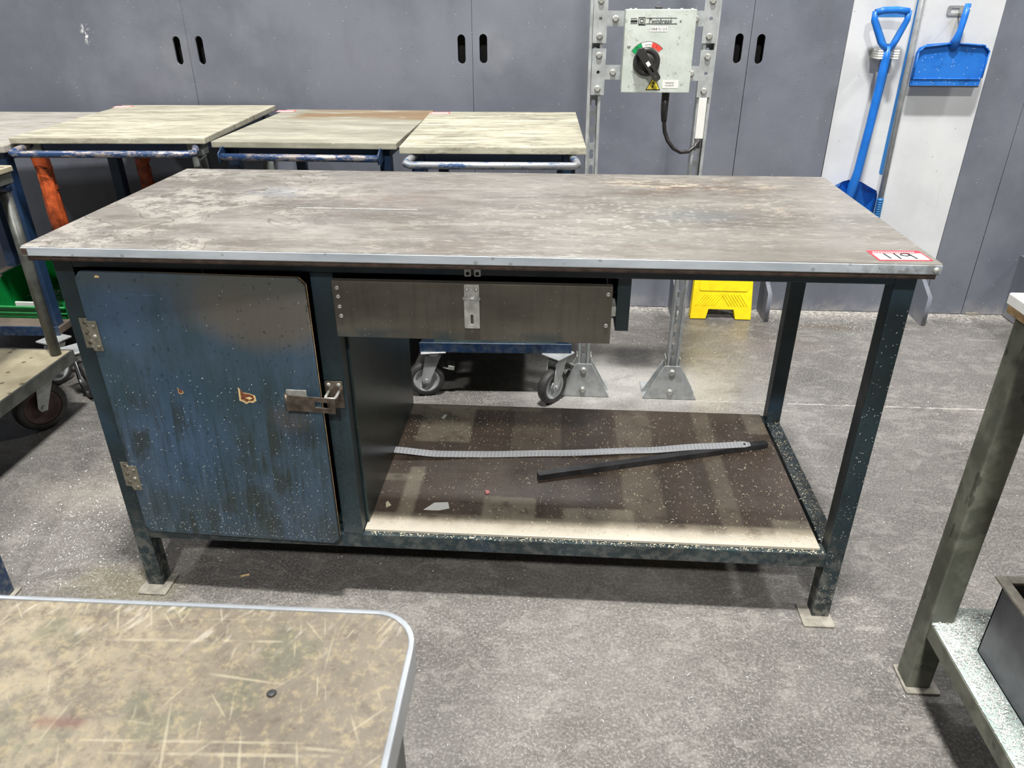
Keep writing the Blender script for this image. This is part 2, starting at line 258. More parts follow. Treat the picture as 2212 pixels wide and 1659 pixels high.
MT['tape'] = plain('orange_tape', srgb(184, 84, 42), .38, 0, .35, 30); MT['shave'] = plain('metal_shavings', srgb(226, 226, 220), .35, .4, .15); MT['shaved'] = plain('pale_wood_shavings', srgb(224, 214, 184), .55, 0, .2)
MT['darks'] = plain('dark_swarf', srgb(60, 58, 54), .4, .4, .5, 90); MT['darksteel'] = plain('dark_steel_bar', srgb(78, 78, 80), .32, .6, .25, 20)
MT['paper'] = plain('paper', srgb(232, 232, 226), .6, 0, .04); MT['pink'] = plain('pink_scrap', srgb(214, 140, 140), .6); MT['chipw'] = plain('torn_wood_chip', srgb(112, 62, 38), .7, 0, .4, 150); MT['rawwood'] = plain('raw_wood', srgb(214, 186, 132), .6, 0, .2, 90)
MT['hinge'] = plain('aged_steel_hinge', srgb(126, 122, 108), .4, .4, .2, 60)
MT['rimred'] = plain('dull_red_rim', srgb(72, 50, 48), .5, 0, .3)
MT['tray'] = plain('grey_steel_tray', srgb(104, 106, 112), .36, .35, .2, 12)
def m_board():
    n = NT('white_hygiene_board'); c = n.mix(n.nz(4), srgb(200, 202, 204), srgb(212, 214, 215))
    st = n.step(n.noise(34, sc=(1, 1, .05), det=3, rot=(0, .08, 0)), .64, .72); c = n.mix(n.mul(st, n.step(n.xyz()[2], .95, .6), n.step(n.noise(5), .42, .6), .7), c, srgb(140, 140, 138))
    c = n.mix(n.mul(n.disc(2.56, 1.22, .05, .07, .1, .06, 20, ax=(0, 2)), .35), c, srgb(150, 140, 110)); c = n.mix(n.mul(n.specks(30, .12, .2), .5), c, srgb(130, 130, 130)); return n.out(c, .3)
MT['board'] = m_board()
def m_pan():
    n = NT('scuffed_blue_plastic'); c = n.mix(n.nz(10), srgb(28, 106, 196), srgb(40, 116, 204)); c = n.mix(n.mul(n.step(n.noise(24, det=6), .54, .66), .5), c, srgb(24, 76, 140)); c = n.mix(n.mul(n.specks(110, .2, .35), .85), c, srgb(214, 224, 232)); return n.out(c, .4)
MT['pan'] = m_pan()
def m_box():
    n = NT('pale_green_enamel_grimy'); c = n.mix(n.nz(12, det=6), srgb(184, 193, 184), srgb(202, 209, 202)); c = n.mix(n.mul(n.step(n.noise(26, det=7, rough=.75), .5, .68), .45), c, srgb(158, 160, 146)); c = n.mix(n.mul(n.step(n.noise(60, det=5), .6, .68), .5), c, srgb(116, 116, 104)); return n.out(c, .36)
MT['box'] = m_box()
def m_dusty(name, base, zt):
    n = NT(name); c = n.mix(n.nz(8, det=7), srgb(*base), tuple(x*1.4 for x in srgb(*base)))
    c = n.mix(n.mul(n.step(n.noise(14, det=6), .4, .6), .6), c, srgb(56, 58, 50)); c = n.mix(n.mul(n.step(n.noise(24, sc=(1, 1, .4), det=4), .62, .66), .6), c, srgb(36, 38, 34))
    return n.out(c, .42)
MT['oldleg'] = m_dusty('dirty_khaki_leg', (104, 106, 94), 0)
def m_deckply():
    n = NT('pale_deck_board'); c = n.mix(n.nz(6, det=8), srgb(136, 128, 106), srgb(166, 158, 134)); c = n.mix(n.mul(n.specks(30, .3, .3), .8), c, srgb(60, 54, 46)); c = n.mix(n.mul(n.step(n.noise(22, det=6), .5, .7), .4), c, srgb(118, 108, 84)); return n.out(c, .5)
MT['deckply'] = m_deckply(); MT['deckdirt'] = plain('dirty_brown_deck', srgb(108, 98, 88), .5, .1, .25, 9)
def m_rshelf():
    n = NT('shavings_covered_sheet'); c = n.mix(n.nz(6, det=8), srgb(150, 164, 160), srgb(186, 196, 192)); c = n.mix(n.mul(n.specks(140, .35, .6), .8), c, srgb(232, 236, 234)); c = n.mix(n.mul(n.specks(50, .3, .2), .5), c, srgb(80, 84, 82)); n.bump(n.noise(130), .5, .003); return n.out(c, .45)
MT['rshelf'] = m_rshelf()
# ---------------------------------------------------------------- mesh helpers
class G:
    def __init__(s): s.b = bmesh.new()
    def box(s, x0, x1, y0, y1, z0, z1, bev=0, seg=1, M=None):
        t = bmesh.new(); bmesh.ops.create_cube(t, size=1)
        for v in t.verts: v.co = Vector(((x0+x1)/2+v.co.x*(x1-x0), (y0+y1)/2+v.co.y*(y1-y0), (z0+z1)/2+v.co.z*(z1-z0)))
        if bev: bmesh.ops.bevel(t, geom=t.edges[:], offset=bev, segments=seg, profile=.7, affect='EDGES')
        return s.add(t, M)
    def add(s, t, M=None):
        if M is not None: bmesh.ops.transform(t, matrix=M, verts=t.verts[:])
        me = bpy.data.meshes.new('t'); t.to_mesh(me); t.free(); s.b.from_mesh(me); bpy.data.meshes.remove(me); return s
    def tube(s, pts, r, n=14, caps=True):
        pts = [Vector(p) for p in pts]; rs = r if isinstance(r, (list, tuple)) else [r]*len(pts); rings = []; prev = None
        for i, p in enumerate(pts):
            d = (pts[min(i+1, len(pts)-1)]-pts[max(i-1, 0)]).normalized()
            if prev is None: a = Vector((0, 0, 1)) if abs(d.z) < .9 else Vector((1, 0, 0)); prev = d.cross(a).normalized()
            prev = (prev-d*prev.dot(d)).normalized(); q = d.cross(prev)
            k = 1
            if 0 < i < len(pts)-1:
                c_ = (pts[i+1]-p).normalized().dot((p-pts[i-1]).normalized()); k = 1/max(.6, math.sqrt((1+c_)/2))
            rings.append([s.b.verts.new(p+(prev*math.cos(2*PI*j/n)+q*math.sin(2*PI*j/n))*rs[i]) for j in range(n)])
        for A, B in zip(rings, rings[1:]):
            for j in range(n): s.b.faces.new((A[j], A[(j+1) % n], B[(j+1) % n], B[j])).smooth = True
        if caps: s.b.faces.new(rings[0][::-1]); s.b.faces.new(rings[-1])
        return s
    def cyl(s, a, b, r, n=20): return s.tube([a, b], r, n)
    def lathe(s, prof, M=None, n=28, caps=True):      # profile (radius, height) about local z
        t = bmesh.new(); R = [[t.verts.new((r*math.cos(2*PI*j/n), r*math.sin(2*PI*j/n), h)) for j in range(n)] for r, h in prof]
        for A, B in zip(R, R[1:]):
            for j in range(n): t.faces.new((A[j], A[(j+1) % n], B[(j+1) % n], B[j])).smooth = n > 8
        if caps and prof[0][0] > 1e-4: t.faces.new(R[0][::-1])
        if caps and prof[-1][0] > 1e-4: t.faces.new(R[-1])
        return s.add(t, M)
    def plate(s, outline, th, M=None, holes=(), bev=0):     # flat outline in local xy, thickness along +z, with real holes
        cu = bpy.data.curves.new('c', 'CURVE'); cu.dimensions = '2D'; cu.fill_mode = 'BOTH'; cu.extrude = th/2; cu.bevel_depth = bev
        for loop in (outline,)+tuple(holes):
            sp = cu.splines.new('POLY'); sp.points.add(len(loop)-1); sp.use_cyclic_u = True
            for p, q in zip(sp.points, loop): p.co = (q[0], q[1], 0, 1)
        o = bpy.data.objects.new('c', cu); C.objects.link(o); me = bpy.data.meshes.new_from_object(o.evaluated_get(bpy.context.evaluated_depsgraph_get()))
        t = bmesh.new(); t.from_mesh(me); bmesh.ops.remove_doubles(t, verts=t.verts[:], dist=1e-6); bmesh.ops.translate(t, vec=(0, 0, th/2), verts=t.verts[:])
        bpy.data.objects.remove(o); bpy.data.curves.remove(cu); bpy.data.meshes.remove(me); return s.add(t, M)
    def text(s, body, size, M, shear=0, th=.0002, align='CENTER', sx=1):
        cu = bpy.data.curves.new('c', 'FONT'); cu.body = body; cu.size = size; cu.shear = shear; cu.align_x = align; cu.align_y = 'CENTER'; cu.extrude = th; cu.resolution_u = 3
        o = bpy.data.objects.new('c', cu); C.objects.link(o); me = bpy.data.meshes.new_from_object(o.evaluated_get(bpy.context.evaluated_depsgraph_get()))
        t = bmesh.new(); t.from_mesh(me); bmesh.ops.scale(t, vec=(sx, 1, 1), verts=t.verts[:]); bpy.data.objects.remove(o); bpy.data.curves.remove(cu); bpy.data.meshes.remove(me); return s.add(t, M)
    def done(s, name, mat, parent=None, smooth=False):
        me = bpy.data.meshes.new(name); bmesh.ops.recalc_face_normals(s.b, faces=s.b.faces[:]) if len(s.b.faces) < 20000 else None
        s.b.to_mesh(me); s.b.free(); me.materials.append(MT[mat]); o = bpy.data.objects.new(name, me); C.objects.link(o)
        if parent is not None: o.parent = parent; o.matrix_parent_inverse = Matrix.Translation(parent.matrix_world.translation if False else Vector((0, 0, 0)))
        return o
def T(x, y, z, rx=0, ry=0, rz=0): return Matrix.Translation((x, y, z)) @ Matrix.Rotation(rz, 4, 'Z') @ Matrix.Rotation(ry, 4, 'Y') @ Matrix.Rotation(rx, 4, 'X')
FRONT = lambda x, y, z, ry=0: Matrix.Translation((x, y, z)) @ Matrix.Rotation(ry, 4, 'Y') @ Matrix.Rotation(PI/2, 4, 'X')   # local xy -> world xz, facing -Y
def tag(o, label=None, cat=None, group=None, kind=None):
    if label: o['label'] = label
    if cat: o['category'] = cat
    if group: o['group'] = group
    if kind: o['kind'] = kind
    return o
def empty(name, label, cat, group=None, loc=(0, 0, 0), rz=0):
    o = bpy.data.objects.new(name, None); C.objects.link(o); o.location = loc; o.rotation_euler = (0, 0, rz); o.empty_display_size = .05; return tag(o, label, cat, group)
def stadium(w_, h_, n=8):
    r = w_/2; a = h_/2-r
    return [(r*math.cos(t), a+r*math.sin(t)) for t in [PI*i/n for i in range(n+1)]]+[(r*math.cos(t), -a+r*math.sin(t)) for t in [PI+PI*i/n for i in range(n+1)]]
def shift(l, x, y): return [(a+x, b+y) for a, b in l]
def circ(r, n=14, x=0, y=0): return [(x+r*math.cos(2*PI*i/n), y+r*math.sin(2*PI*i/n)) for i in range(n)]
def rrect(x0, x1, y0, y1, r, n=4):
    o = []
    for cx, cy, a in ((x1-r, y1-r, 0), (x0+r, y1-r, PI/2), (x0+r, y0+r, PI), (x1-r, y0+r, 1.5*PI)):
        o += [(cx+r*math.cos(a+PI/2*i/n), cy+r*math.sin(a+PI/2*i/n)) for i in range(n+1)]
    return o
# ================================================================ SETTING
tag(G().box(-4, 6, -4, 2.6, -.05, 0).done('floor', 'floor'), kind='structure')
wall = tag(G().box(-4, 3.2, 2.10, 2.16, 0, 2.4).done('wall_back', 'hole'), kind='structure')  # added sheet, coloured near-black so the panel slots look shaded
WY = 2.035; PT = .02
def panel(x0, x1, slots=(), mat='wall'):
    hs = [shift(stadium(.033, .112), x, z) for x, z in slots]
    return G().plate([(x0, .003), (x1, .003), (x1, 2.4), (x0, 2.4)], PT, FRONT(0, WY+PT, 0), hs).done('wall_panel', mat, wall)
panel(-4, -.5625, [(-.610, 1.115)]); panel(-.5595, .6505, [(-.511, 1.116), (.606, 1.124)]); panel(.6525, 1.7795, [(.697, 1.126), (1.737, 1.13)])
panel(1.7825, 2.1585, [(1.824, 1.128)]); panel(2.7365, 2.9125, []); panel(2.9155, 3.115, [(2.968, 1.11)])
G().plate([(2.162, .003), (2.734, .003), (2.734, .242), (2.162, .242)], PT, FRONT(0, WY+PT, 0)).done('wall_panel', 'wall', wall)
tag(G().plate([(2.162, .245), (2.734, .245), (2.734, 2.4), (2.162, 2.4)], PT, FRONT(0, WY+PT, 0)).done('wall_panel', 'board', wall), 'white panel carrying printed tool outlines')
for x, h in ((1.29, .19), (1.57, .19), (1.985, .19), (2.68, .20)):     # gusset feet that brace the panels
    f = G().plate([(0, 0), (.152, 0), (.152, .135), (.03, h), (0, h)], .018, Matrix.Translation((x-.009, WY, 0)) @ Matrix(((0, 0, 1, 0), (-1, 0, 0, 0), (0, 1, 0, 0), (0, 0, 0, 1))), bev=.0006).done('gusset_foot', 'wall', wall)
G().box(3.095, 3.115, 1.55, 2.035, .003, .29, .0015).done('return_panel', 'wall', wall)
tag(G().box(2.93, 2.985, 2.022, 2.036, .0, .012).done('floor_wedge', 'plate', wall), 'small pale wedge under the panel')
# printed silhouettes on the white board (flat print)
G().plate(shift(stadium(.024, .9, 10), 2.412, 1.085), .0006, FRONT(0, WY, 0)).done('printed_outline', 'bsil', wall)
G().plate([(2.246, 1.262), (2.262, 1.276), (2.33, 1.280), (2.380, 1.274), (2.386, 1.225), (2.352, 1.13), (2.328, .61), (2.308, .61), (2.306, 1.13), (2.246, 1.225)], .0006, FRONT(0, WY, 0), [[(2.262, 1.245), (2.368, 1.245), (2.330, 1.150), (2.318, 1.150)]]).done('printed_outline', 'bsil', wall)
# ================================================================ WORKBENCH
bench = empty('workbench', 'long steel-topped workbench with dark teal frame, cupboard, drawer and open lower shelf', 'workbench', loc=(.86, .36, 0))
def bp(g, name, mat, label=None, par=None):
    p = par or bench; o = g.done(name, mat); o.parent = p; b = Vector(p.location) if p.type == 'EMPTY' else Vector((0, 0, 0))
    if p.type == 'EMPTY':
        o.data.transform(Matrix.Translation(-b)) if False else None; o.location = -b
    if label: o['label'] = label
    return o
XR, D, H = 1.7291, .7156, .9
bp(G().plate(rrect(0, XR, 0.0015, D, .004), .0185, T(0, 0, .8815), bev=.001), 'tabletop', 'top', 'worn grey-brown steel top')
bp(G().plate(rrect(.004, XR-.004, .004, D-.004, .003), .010, T(0, 0, .8715)), 'board_core', 'wood', 'dark wooden board under the steel')
bp(G().box(.0, XR, -.0012, .0014, .8825, .8992, .0006), 'edge_strip', 'alu', 'bright aluminium front edge')
rv = bp(G().lathe([(0.0, .004), (.0035, .0035), (.0055, .001), (.0055, 0)], FRONT(1.719, -.0015, .8905)), 'rivet', 'zinc')
bp(G().box(.000, .012, -.002, .002, .884, .897, .0005), 'corner_clip', 'wood')
LW = .040; LX = [(.0256, .0656), (1.6714, 1.7114)]; LY = [(.0405, .0805), (.6356, .6756)]
for x0, x1 in LX:
    for y0, y1 in LY:
        bp(G().box(x0, x1, y0, y1, .006, .8712, .0025, 2), 'leg', 'frame')
        px0 = x0-.013 if x0 < 1 else x0-.026
        bp(G().plate(rrect(px0, px0+.072, y0-.032, y0+.042, .003), .006, T(0, 0, 0)), 'foot_plate', 'plate')
def rail(x0, x1, y0, y1, z0, z1): return bp(G().box(x0, x1, y0, y1, z0, z1, .0025, 2), 'rail', 'frame')
ZR0, ZR1 = .157, .195
rail(LX[0][1], LX[1][0], .0408, .0802, .8465, .8713); rail(LX[0][1], LX[1][0], .6358, .6754, .8465, .8713)
rail(.0258, .0654, .0805, .6356, .8465, .8713); rail(1.6716, 1.7112, .0805, .6356, .8465, .8713)
rail(LX[0][1], LX[1][0], .0408, .0802, ZR0, ZR1); rail(LX[0][1], LX[1][0], .6358, .6754, ZR0, ZR1)
rail(.0258, .0654, .0805, .6356, ZR0, ZR1); rail(1.6716, 1.7112, .0805, .6356, ZR0, ZR1)
bp(G().box(.550, .5965, .0407, .0803, ZR1, .8465, .0025, 2), 'post', 'frame'); bp(G().box(.5575, .596, .6357, .6755, ZR1, .8465, .0025, 2), 'post', 'frame')
# shelf: two-ply board in the lower frame
bp(G().box(.598, 1.6590, .0520, .6660, .1955, .2035, .001), 'shelf', 'shelf', 'dusty brown plywood shelf'); bp(G().box(.604, 1.6560, .0560, .6355, .1905, .1950), 'shelf_underlay', 'wood')
# cupboard
bp(G().box(.5966, .603, .078, .66, .196, .8460, .001), 'side_panel', 'cab', 'dark stained cupboard side'); bp(G().box(.018, .0254, .0805, .6356, .12, .8460, .001), 'side_panel', 'cab')
bp(G().box(.066, .596, .668, .674, .196, .846), 'back_panel', 'cab'); bp(G().box(.066, .596, .0805, .6356, .196, .202), 'bottom_panel', 'cab')
# door, hinged left, standing slightly ajar on the right
dx0, dx1, dz0, dz1 = .0735, .5475, .191, .842; ch = .014
ol = [(0, ch), (ch*.8, 0), (dx1-dx0-ch, 0), (dx1-dx0, ch), (dx1-dx0, dz1-dz0-ch), (dx1-dx0-ch, dz1-dz0), (ch*.8, dz1-dz0), (0, dz1-dz0-ch)]
DR = Matrix.Translation((dx0, .0385, dz0)) @ Matrix.Rotation(-.035, 4, 'Z') @ Matrix.Rotation(PI/2, 4, 'X') @ Matrix.Translation((0, 0, -.012))
door = bp(G().plate(ol, .012, Matrix.Translation((dx0, .0385, dz0)) @ Matrix.Rotation(-.035, 4, 'Z') @ Matrix.Rotation(PI/2, 4, 'X')), 'door', 'door', 'blue painted plywood cupboard door with scuffed streaked paint')
bp(G().plate([(x*.998+.0012, z*.998+.0008) for x, z in ol], .003, Matrix.Translation((dx0, .0385, dz0)) @ Matrix.Rotation(-.035, 4, 'Z') @ Matrix.Rotation(PI/2, 4, 'X') @ Matrix.Translation((0, 0, -.0032))), 'door_edging', 'ply', par=door)
def on_door(u, v, d=0): return DR @ Matrix.Translation((u, v, .024+d))
# torn wood chips in the paint
for (u, v, s_) in ((.317, .383, 1), (.169, .388, .42)):
    pts = [(-.018, .022), (-.010, .010), (.004, .008), (.016, .004), (.018, -.008), (.010, -.014), (.001, -.013), (-.006, -.018), (-.013, -.012), (-.020, -.010)]
    bp(G().plate([(a*s_*(1 if s_ == 1 else .7), b*s_) for a, b in pts], .0004, on_door(u, v)), 'torn_patch', 'rawwood', 'bare wood where paint has torn off', par=door)
    bp(G().plate([(a*s_*.78*(1 if s_ == 1 else .7), b*s_*.75+.0015) for a, b in pts], .0004, on_door(u, v, .0005)), 'torn_patch', 'chipw', par=door)
    if s_ == 1: bp(G().plate([(-.006, -.002), (.004, .001), (.010, -.003), (.003, -.006)], .0004, on_door(u, v, .001)), 'torn_patch', 'rawwood', par=door)
bp(G().plate([(0, 0), (.012, .0), (.010, .004), (.004, .005)], .0005, on_door(.042, .640)), 'torn_patch', 'rawwood', par=door)
def hinge(x, z, h=.068):
    g = G().plate(rrect(-.024, -.002, -h/2, h/2, .001), .0018, FRONT(x, .0400, z)).plate(rrect(.002, .022, -h/2, h/2, .001), .0018, FRONT(x, .0255, z, 0))
    for i in range(5): g.cyl((x, .029, z-h/2+h/5*i+.0008), (x, .029, z-h/2+h/5*(i+1)-.0008), .0036, 12)
    o = bp(g, 'hinge', 'hinge', 'steel butt hinge')
    for u, v, m, y in ((-.014, .024, 'tarn', .0385), (-.014, .0, 'tarn', .0385), (-.014, -.022, 'tarn', .0385), (.014, .022, 'hinge', .0235), (.012, .0, 'zinc', .0235), (.014, -.024, 'hinge', .0235)):
        bp(G().lathe([(.0, .0012), (.0036, .0010), (.0042, 0)], FRONT(x+u, y, z+v), 12), 'screw', m, par=o)
hinge(.0715, .702); hinge(.0695, .345, .066)
# hasp on the door
hs = bp(G().plate(rrect(0, .105, -.018, .018, .003), .0022, FRONT(.478, -.0005, .573, .05), [rrect(.062, .094, -.006, .007, .003)]).cyl((.4795, .001, .553), (.4795, .001, .592), .0045, 12), 'hasp', 'tarn', 'tarnished hasp over the cupboard latch')
bp(G().plate(rrect(.002, .046, -.022, .024, .002), .002, on_door(.405-.003, .382, .0)), 'hasp_plate', 'zinc', par=hs)
sp = bp(G().plate(rrect(-.019, .019, -.030, .034, .003), .002, FRONT(.572, .0385, .572)), 'staple', 'tarn', 'staple plate on the post')
bp(G().tube([(.560, .036, .582), (.560, .012, .582), (.562, .004, .582), (.580, .004, .582), (.582, .012, .582), (.582, .036, .582)], .0032, 10), 'loop', 'zinc', par=sp)
for u in (-.011, .011): bp(G().lathe([(.0, .002), (.004, .0015), (.005, 0)], FRONT(.572+u, .0365, .598), 12), 'screw', 'zinc', par=sp)
# drawer
dr = bp(G().box(.5985, 1.1455, .0200, .0230, .7180, .8370, .0008).box(.5985, 1.1455, .0230, .036, .8345, .8370).box(.5985, 1.1455, .0230, .036, .718, .7205), 'drawer', 'drawer', 'brown-grey bare steel drawer front')
bp(G().box(.606, .612, .036, .56, .7245, .82).box(1.132, 1.138, .036, .56, .7245, .82).box(.606, 1.138, .556, .56, .7245, .82).box(.606, 1.138, .036, .56, .7245, .728), 'drawer_box', 'cab', par=dr)
for x, z in ((.609, .823), (.6095, .805), (.6105, .784), (.6115, .764), (1.137, .822), (1.136, .757)):
    bp(G().lathe([(.0015, .0010), (.0015, .0030), (.0038, .0026), (.0048, 0)], FRONT(x, .0200, z), 14), 'rivet', 'zinc', par=dr)
dh = bp(G().plate(rrect(-.0145, .0145, -.004, .024, .001), .002, FRONT(.874, .0198, .812)).plate(rrect(-.0150, .0150, -.066, -.004, .002), .002, FRONT(.874, .0168, .812), [rrect(-.0028, .0028, -.057, -.037, .002)]).cyl((.857, .0165, .808), (.891, .0165, .808), .0038, 12), 'hasp', 'zinc', 'chrome hasp hanging on the drawer', par=dr)
for u in (-.009, .009): bp(G().lathe([(.0, .002), (.003, .0016), (.004, 0)], FRONT(.874+u, .0178, .825), 12), 'screw', 'zinc')
for u in (-.0095, .0095): bp(G().plate(rrect(-.0065, .0065, -.0115, .0115, .002), .004, FRONT(.8745+u, .0404, .8575)), 'catch', 'zinc', 'small steel catch above the drawer'); bp(G().lathe([(0, .001), (.0035, .0008), (.0035, 0)], FRONT(.8745+u, .0362, .852), 10), 'screw', 'ink')
bp(G().plate([(.0, 0), (.022, 0), (.026, .004), (.026, .112), (0, .112)], .55, FRONT(1.1565, .60, .7345), [[(.003, .003), (.021, .003), (.023, .005), (.023, .109), (.003, .109)]]), 'drawer_runner', 'frame', 'teal steel channel holding the drawer runner')
bp(G().box(1.1565, 1.1825, .048, .050, .7345, .8465, .0006), 'runner_cap', 'frame')
bp(G().box(1.1470, 1.1560, .05, .56, .765, .785), 'slide', 'zinc')
# lot sticker on the top
def sticker(x, y, z, wx, wy, rz, text=None, parent=None, flat=True, label='red and white lot sticker'):
    M = T(x, y, z, 0, 0, rz); o = G().plate(rrect(-wx/2, wx/2, -wy/2, wy/2, .002), .0003, M).done('lot_sticker', 'red'); o['label'] = label
    a = G().plate(rrect(-wx*.46, wx*.46, -wy*.42, wy*.20, .001), .0003, M @ T(0, 0, .0003)).done('sticker_field', 'white')
    o.parent = parent; b = Vector(parent.location) if parent else Vector((0, 0, 0)); o.location = Matrix.Rotation(-parent.rotation_euler.z, 3, 'Z') @ (-b); o.rotation_euler.z = -parent.rotation_euler.z; a.parent = o
    if text:
        t = G(); r = .0016
        def stroke(pts): t.tube([M @ Vector((p[0]*wx, p[1]*wy, .0010)) for p in pts], .0014, 6)
        stroke([(-.26, .12), (-.24, -.34)]); stroke([(-.07, .14), (-.06, -.36)])
        stroke([(.20, .10), (.15, .15), (.07, .14), (.03, .05), (.05, -.06), (.12, -.10), (.18, -.04), (.20, .10), (.22, -.12), (.24, -.36)])
        t.done('lettering', 'ink').parent = o
        t2 = G()
        for i in range(16): t2.box(-.42*wx+i*.05*wx, -.42*wx+i*.05*wx+.035*wx, wy*.30, wy*.36, .0003, .0005, M=M)
        t2.done('lettering', 'white').parent = o
    return o
sticker(1.670, .047, H+.0012, .098, .060, .045, '119', bench, label='red and white lot sticker marked 119')
# ================================================================ things on the bench shelf
ZS = .2035
def bar_between(a, b, w_): d = Vector(b)-Vector(a); return T(*((Vector(a)+Vector(b))/2), 0, -math.atan2(d.z, d.xy.length), math.atan2(d.y, d.x)), d.length
Mb, Lb = bar_between((1.002, .286, ZS+.0085), (1.634, .482, ZS+.0085), 0)
bar = G().box(-Lb/2, Lb/2, -.0095, .0095, -.0080, -.0060, M=Mb).box(-Lb/2, Lb/2, -.0095, .0095, .0060, .0080, M=Mb).box(-Lb/2, Lb/2, -.0095, -.0075, -.006, .006, M=Mb).box(-Lb/2, Lb/2, .0075, .0095, -.006, .006, M=Mb).done('steel_tube', 'darksteel')
tag(bar, 'short dark square steel tube lying aslant on the bench shelf', 'tube')
def ruler():
    key = [(-.490, .375, .0150), (-.38, .3745, .0060), (-.25, .388, .0010), (-.05, .406, .0015), (.20, .427, .0080), (.36, .446, .0155), (.490, .462, .0178)]
    t = bmesh.new(); rows = []; N = 60
    for i in range(N+1):
        x = -.49+.98*i/N
        for a_, b_ in zip(key, key[1:]):
            if a_[0] <= x+1e-9 <= b_[0]+2e-9 or b_ is key[-1]:
                if x <= b_[0]+1e-6: break
        f = (x-a_[0])/(b_[0]-a_[0]); f_ = f*f*(3-2*f)*.4+f*.6; y = a_[1]+(b_[1]-a_[1])*f_-.418; z = a_[2]+(b_[2]-a_[2])*f_
        hw = .0150*(1 if i < N else .55)*(1 if i < N-0 else 1)
        rows.append([t.verts.new((x, y-hw, z)), t.verts.new((x, y+hw, z)), t.verts.new((x, y+hw, z+.001)), t.verts.new((x, y-hw, z+.001))])
    for p_, q_ in zip(rows, rows[1:]):
        for j in range(4): t.faces.new((p_[j], p_[(j+1) % 4], q_[(j+1) % 4], q_[j]))
    t.faces.new(rows[0]); t.faces.new(rows[-1][::-1]); return t
rl = G().add(ruler()).lathe([(0, .0004), (.0035, .0004)], T(.474, .0425, .0187), 12).done('steel_ruler', 'rule')
rl.location = (1.094, .418, ZS+.0012); tag(rl, 'long bright steel ruler lying across the shelf and the dark tube', 'ruler')
G().lathe([(0, .0006), (.0035, .0005)], T(1.094+.474, .418+.0425, ZS+.0012+.0188), 12).done('hang_hole', 'hole').parent = rl
bpy.data.objects['hang_hole'].location = -Vector(rl.location)
tag(G().plate([(-.03, -.016), (-.004, .012), (.03, .014), (.034, -.010), (.008, -.018)], .0006, T(.753, .150, ZS+.0015, .04, .03, .1)).done('paper_scrap', 'paper'), 'torn white paper scrap lying on the front left of the bench shelf', 'paper')
tag(G().box(-.005, .005, -.006, .006, 0, .005, .0015, 2, M=T(.875, .215, ZS, 0, 0, .5)).done('pink_scrap', 'pink'), 'tiny pink scrap on the bench shelf right of the paper', 'scrap')
tag(G().plate([(-.006, -.010), (.008, -.004), (.002, .012), (-.004, .006)], .0006, T(.633, .147, ZS+.002, .2, .1, .4)).done('foil_scrap', 'shaved'), 'small pale scrap in the left front corner of the bench shelf', 'scrap')
tag(G().plate([(-.004, -.010), (.006, -.008), (.004, .014), (-.003, .010)], .002, T(.708, .585, ZS+.001, .1, .1, -.3)).done('plastic_scrap', 'paper'), 'small white plastic scrap at the back left of the bench shelf', 'scrap')
def curls(name, mat, n, fpos, label, cat, s0=.002, s1=.009, wd=.0007):
    V, F = [], []
    for i in range(n):
        x, y, z = fpos(); L = random.uniform(s0, s1)*random.choice((.6, .8, 1, 1)); a = random.uniform(0, 2*PI); k = random.uniform(-2.2, 2.2); b = len(V); px, py = x, y; N = 4
        for j in range(N+1):
            t = j/N; an = a+k*t; ww = wd*(1-.5*abs(2*t-1)); h = z+.0004+abs(math.sin(t*PI))*L*.25
            V.append((px-math.sin(an)*ww, py+math.cos(an)*ww, h)); V.append((px+math.sin(an)*ww, py-math.cos(an)*ww, h+ww*.8)); px += math.cos(an)*L/N; py += math.sin(an)*L/N
        F += [(b+2*j, b+2*j+2, b+2*j+3, b+2*j+1) for j in range(N)]
    me = bpy.data.meshes.new(name); me.from_pydata(V, [], F); me.materials.append(MT[mat]); o = bpy.data.objects.new(name, me); C.objects.link(o); return tag(o, label, cat, kind='stuff')
def shelf_pos():
    while True:
        x, y = random.uniform(.61, 1.655), random.uniform(.06, .63)
        if random.random() < .35+.65*min(1, max(0, (x-.6)*.8)) or (y > .45 and x < .95): return x, y, ZS
curls('wood_shavings', 'shaved', 1700, shelf_pos, 'pale curled shavings strewn over the bench shelf', 'shavings', .003, .011, .0006)
def rail_pos(): return (random.uniform(1.672, 1.711), random.uniform(.08, .63), ZR1) if random.random() < .5 else (random.uniform(.61, 1.67), random.uniform(.041, .054), ZR1)
curls('wood_shavings', 'shaved', 800, rail_pos, 'pale shavings lodged along the lower frame rails of the bench', 'shavings', .002, .008)
def floor_pos():
    r = random.random()
    if r < .30: return random.gauss(-.25, .2), random.gauss(.30, .22), 0
    if r < .45: return random.uniform(1.2, 3.0), 2.02-abs(random.gauss(0, .05)), 0
    if r < .55: return random.gauss(2.3, .14), random.gauss(1.88, .06), 0
    return random.uniform(-.6, 3), random.uniform(-.9, 2.0), 0
def fp():
    while True:
        p = floor_pos()
        if p[1] < 2.03: return p
curls('metal_shavings', 'shave', 3800, fp, 'bright metal shavings scattered over the concrete floor', 'shavings', .002, .009, .0008)
tag(G().box(-.011, .011, -.003, .003, 0, .003, .001, M=T(.255, .093, .0, 0, 0, .4)).done('wood_splinter', 'rawwood'), 'orange wood splinter on the floor in front of the bench cupboard', 'splinter')
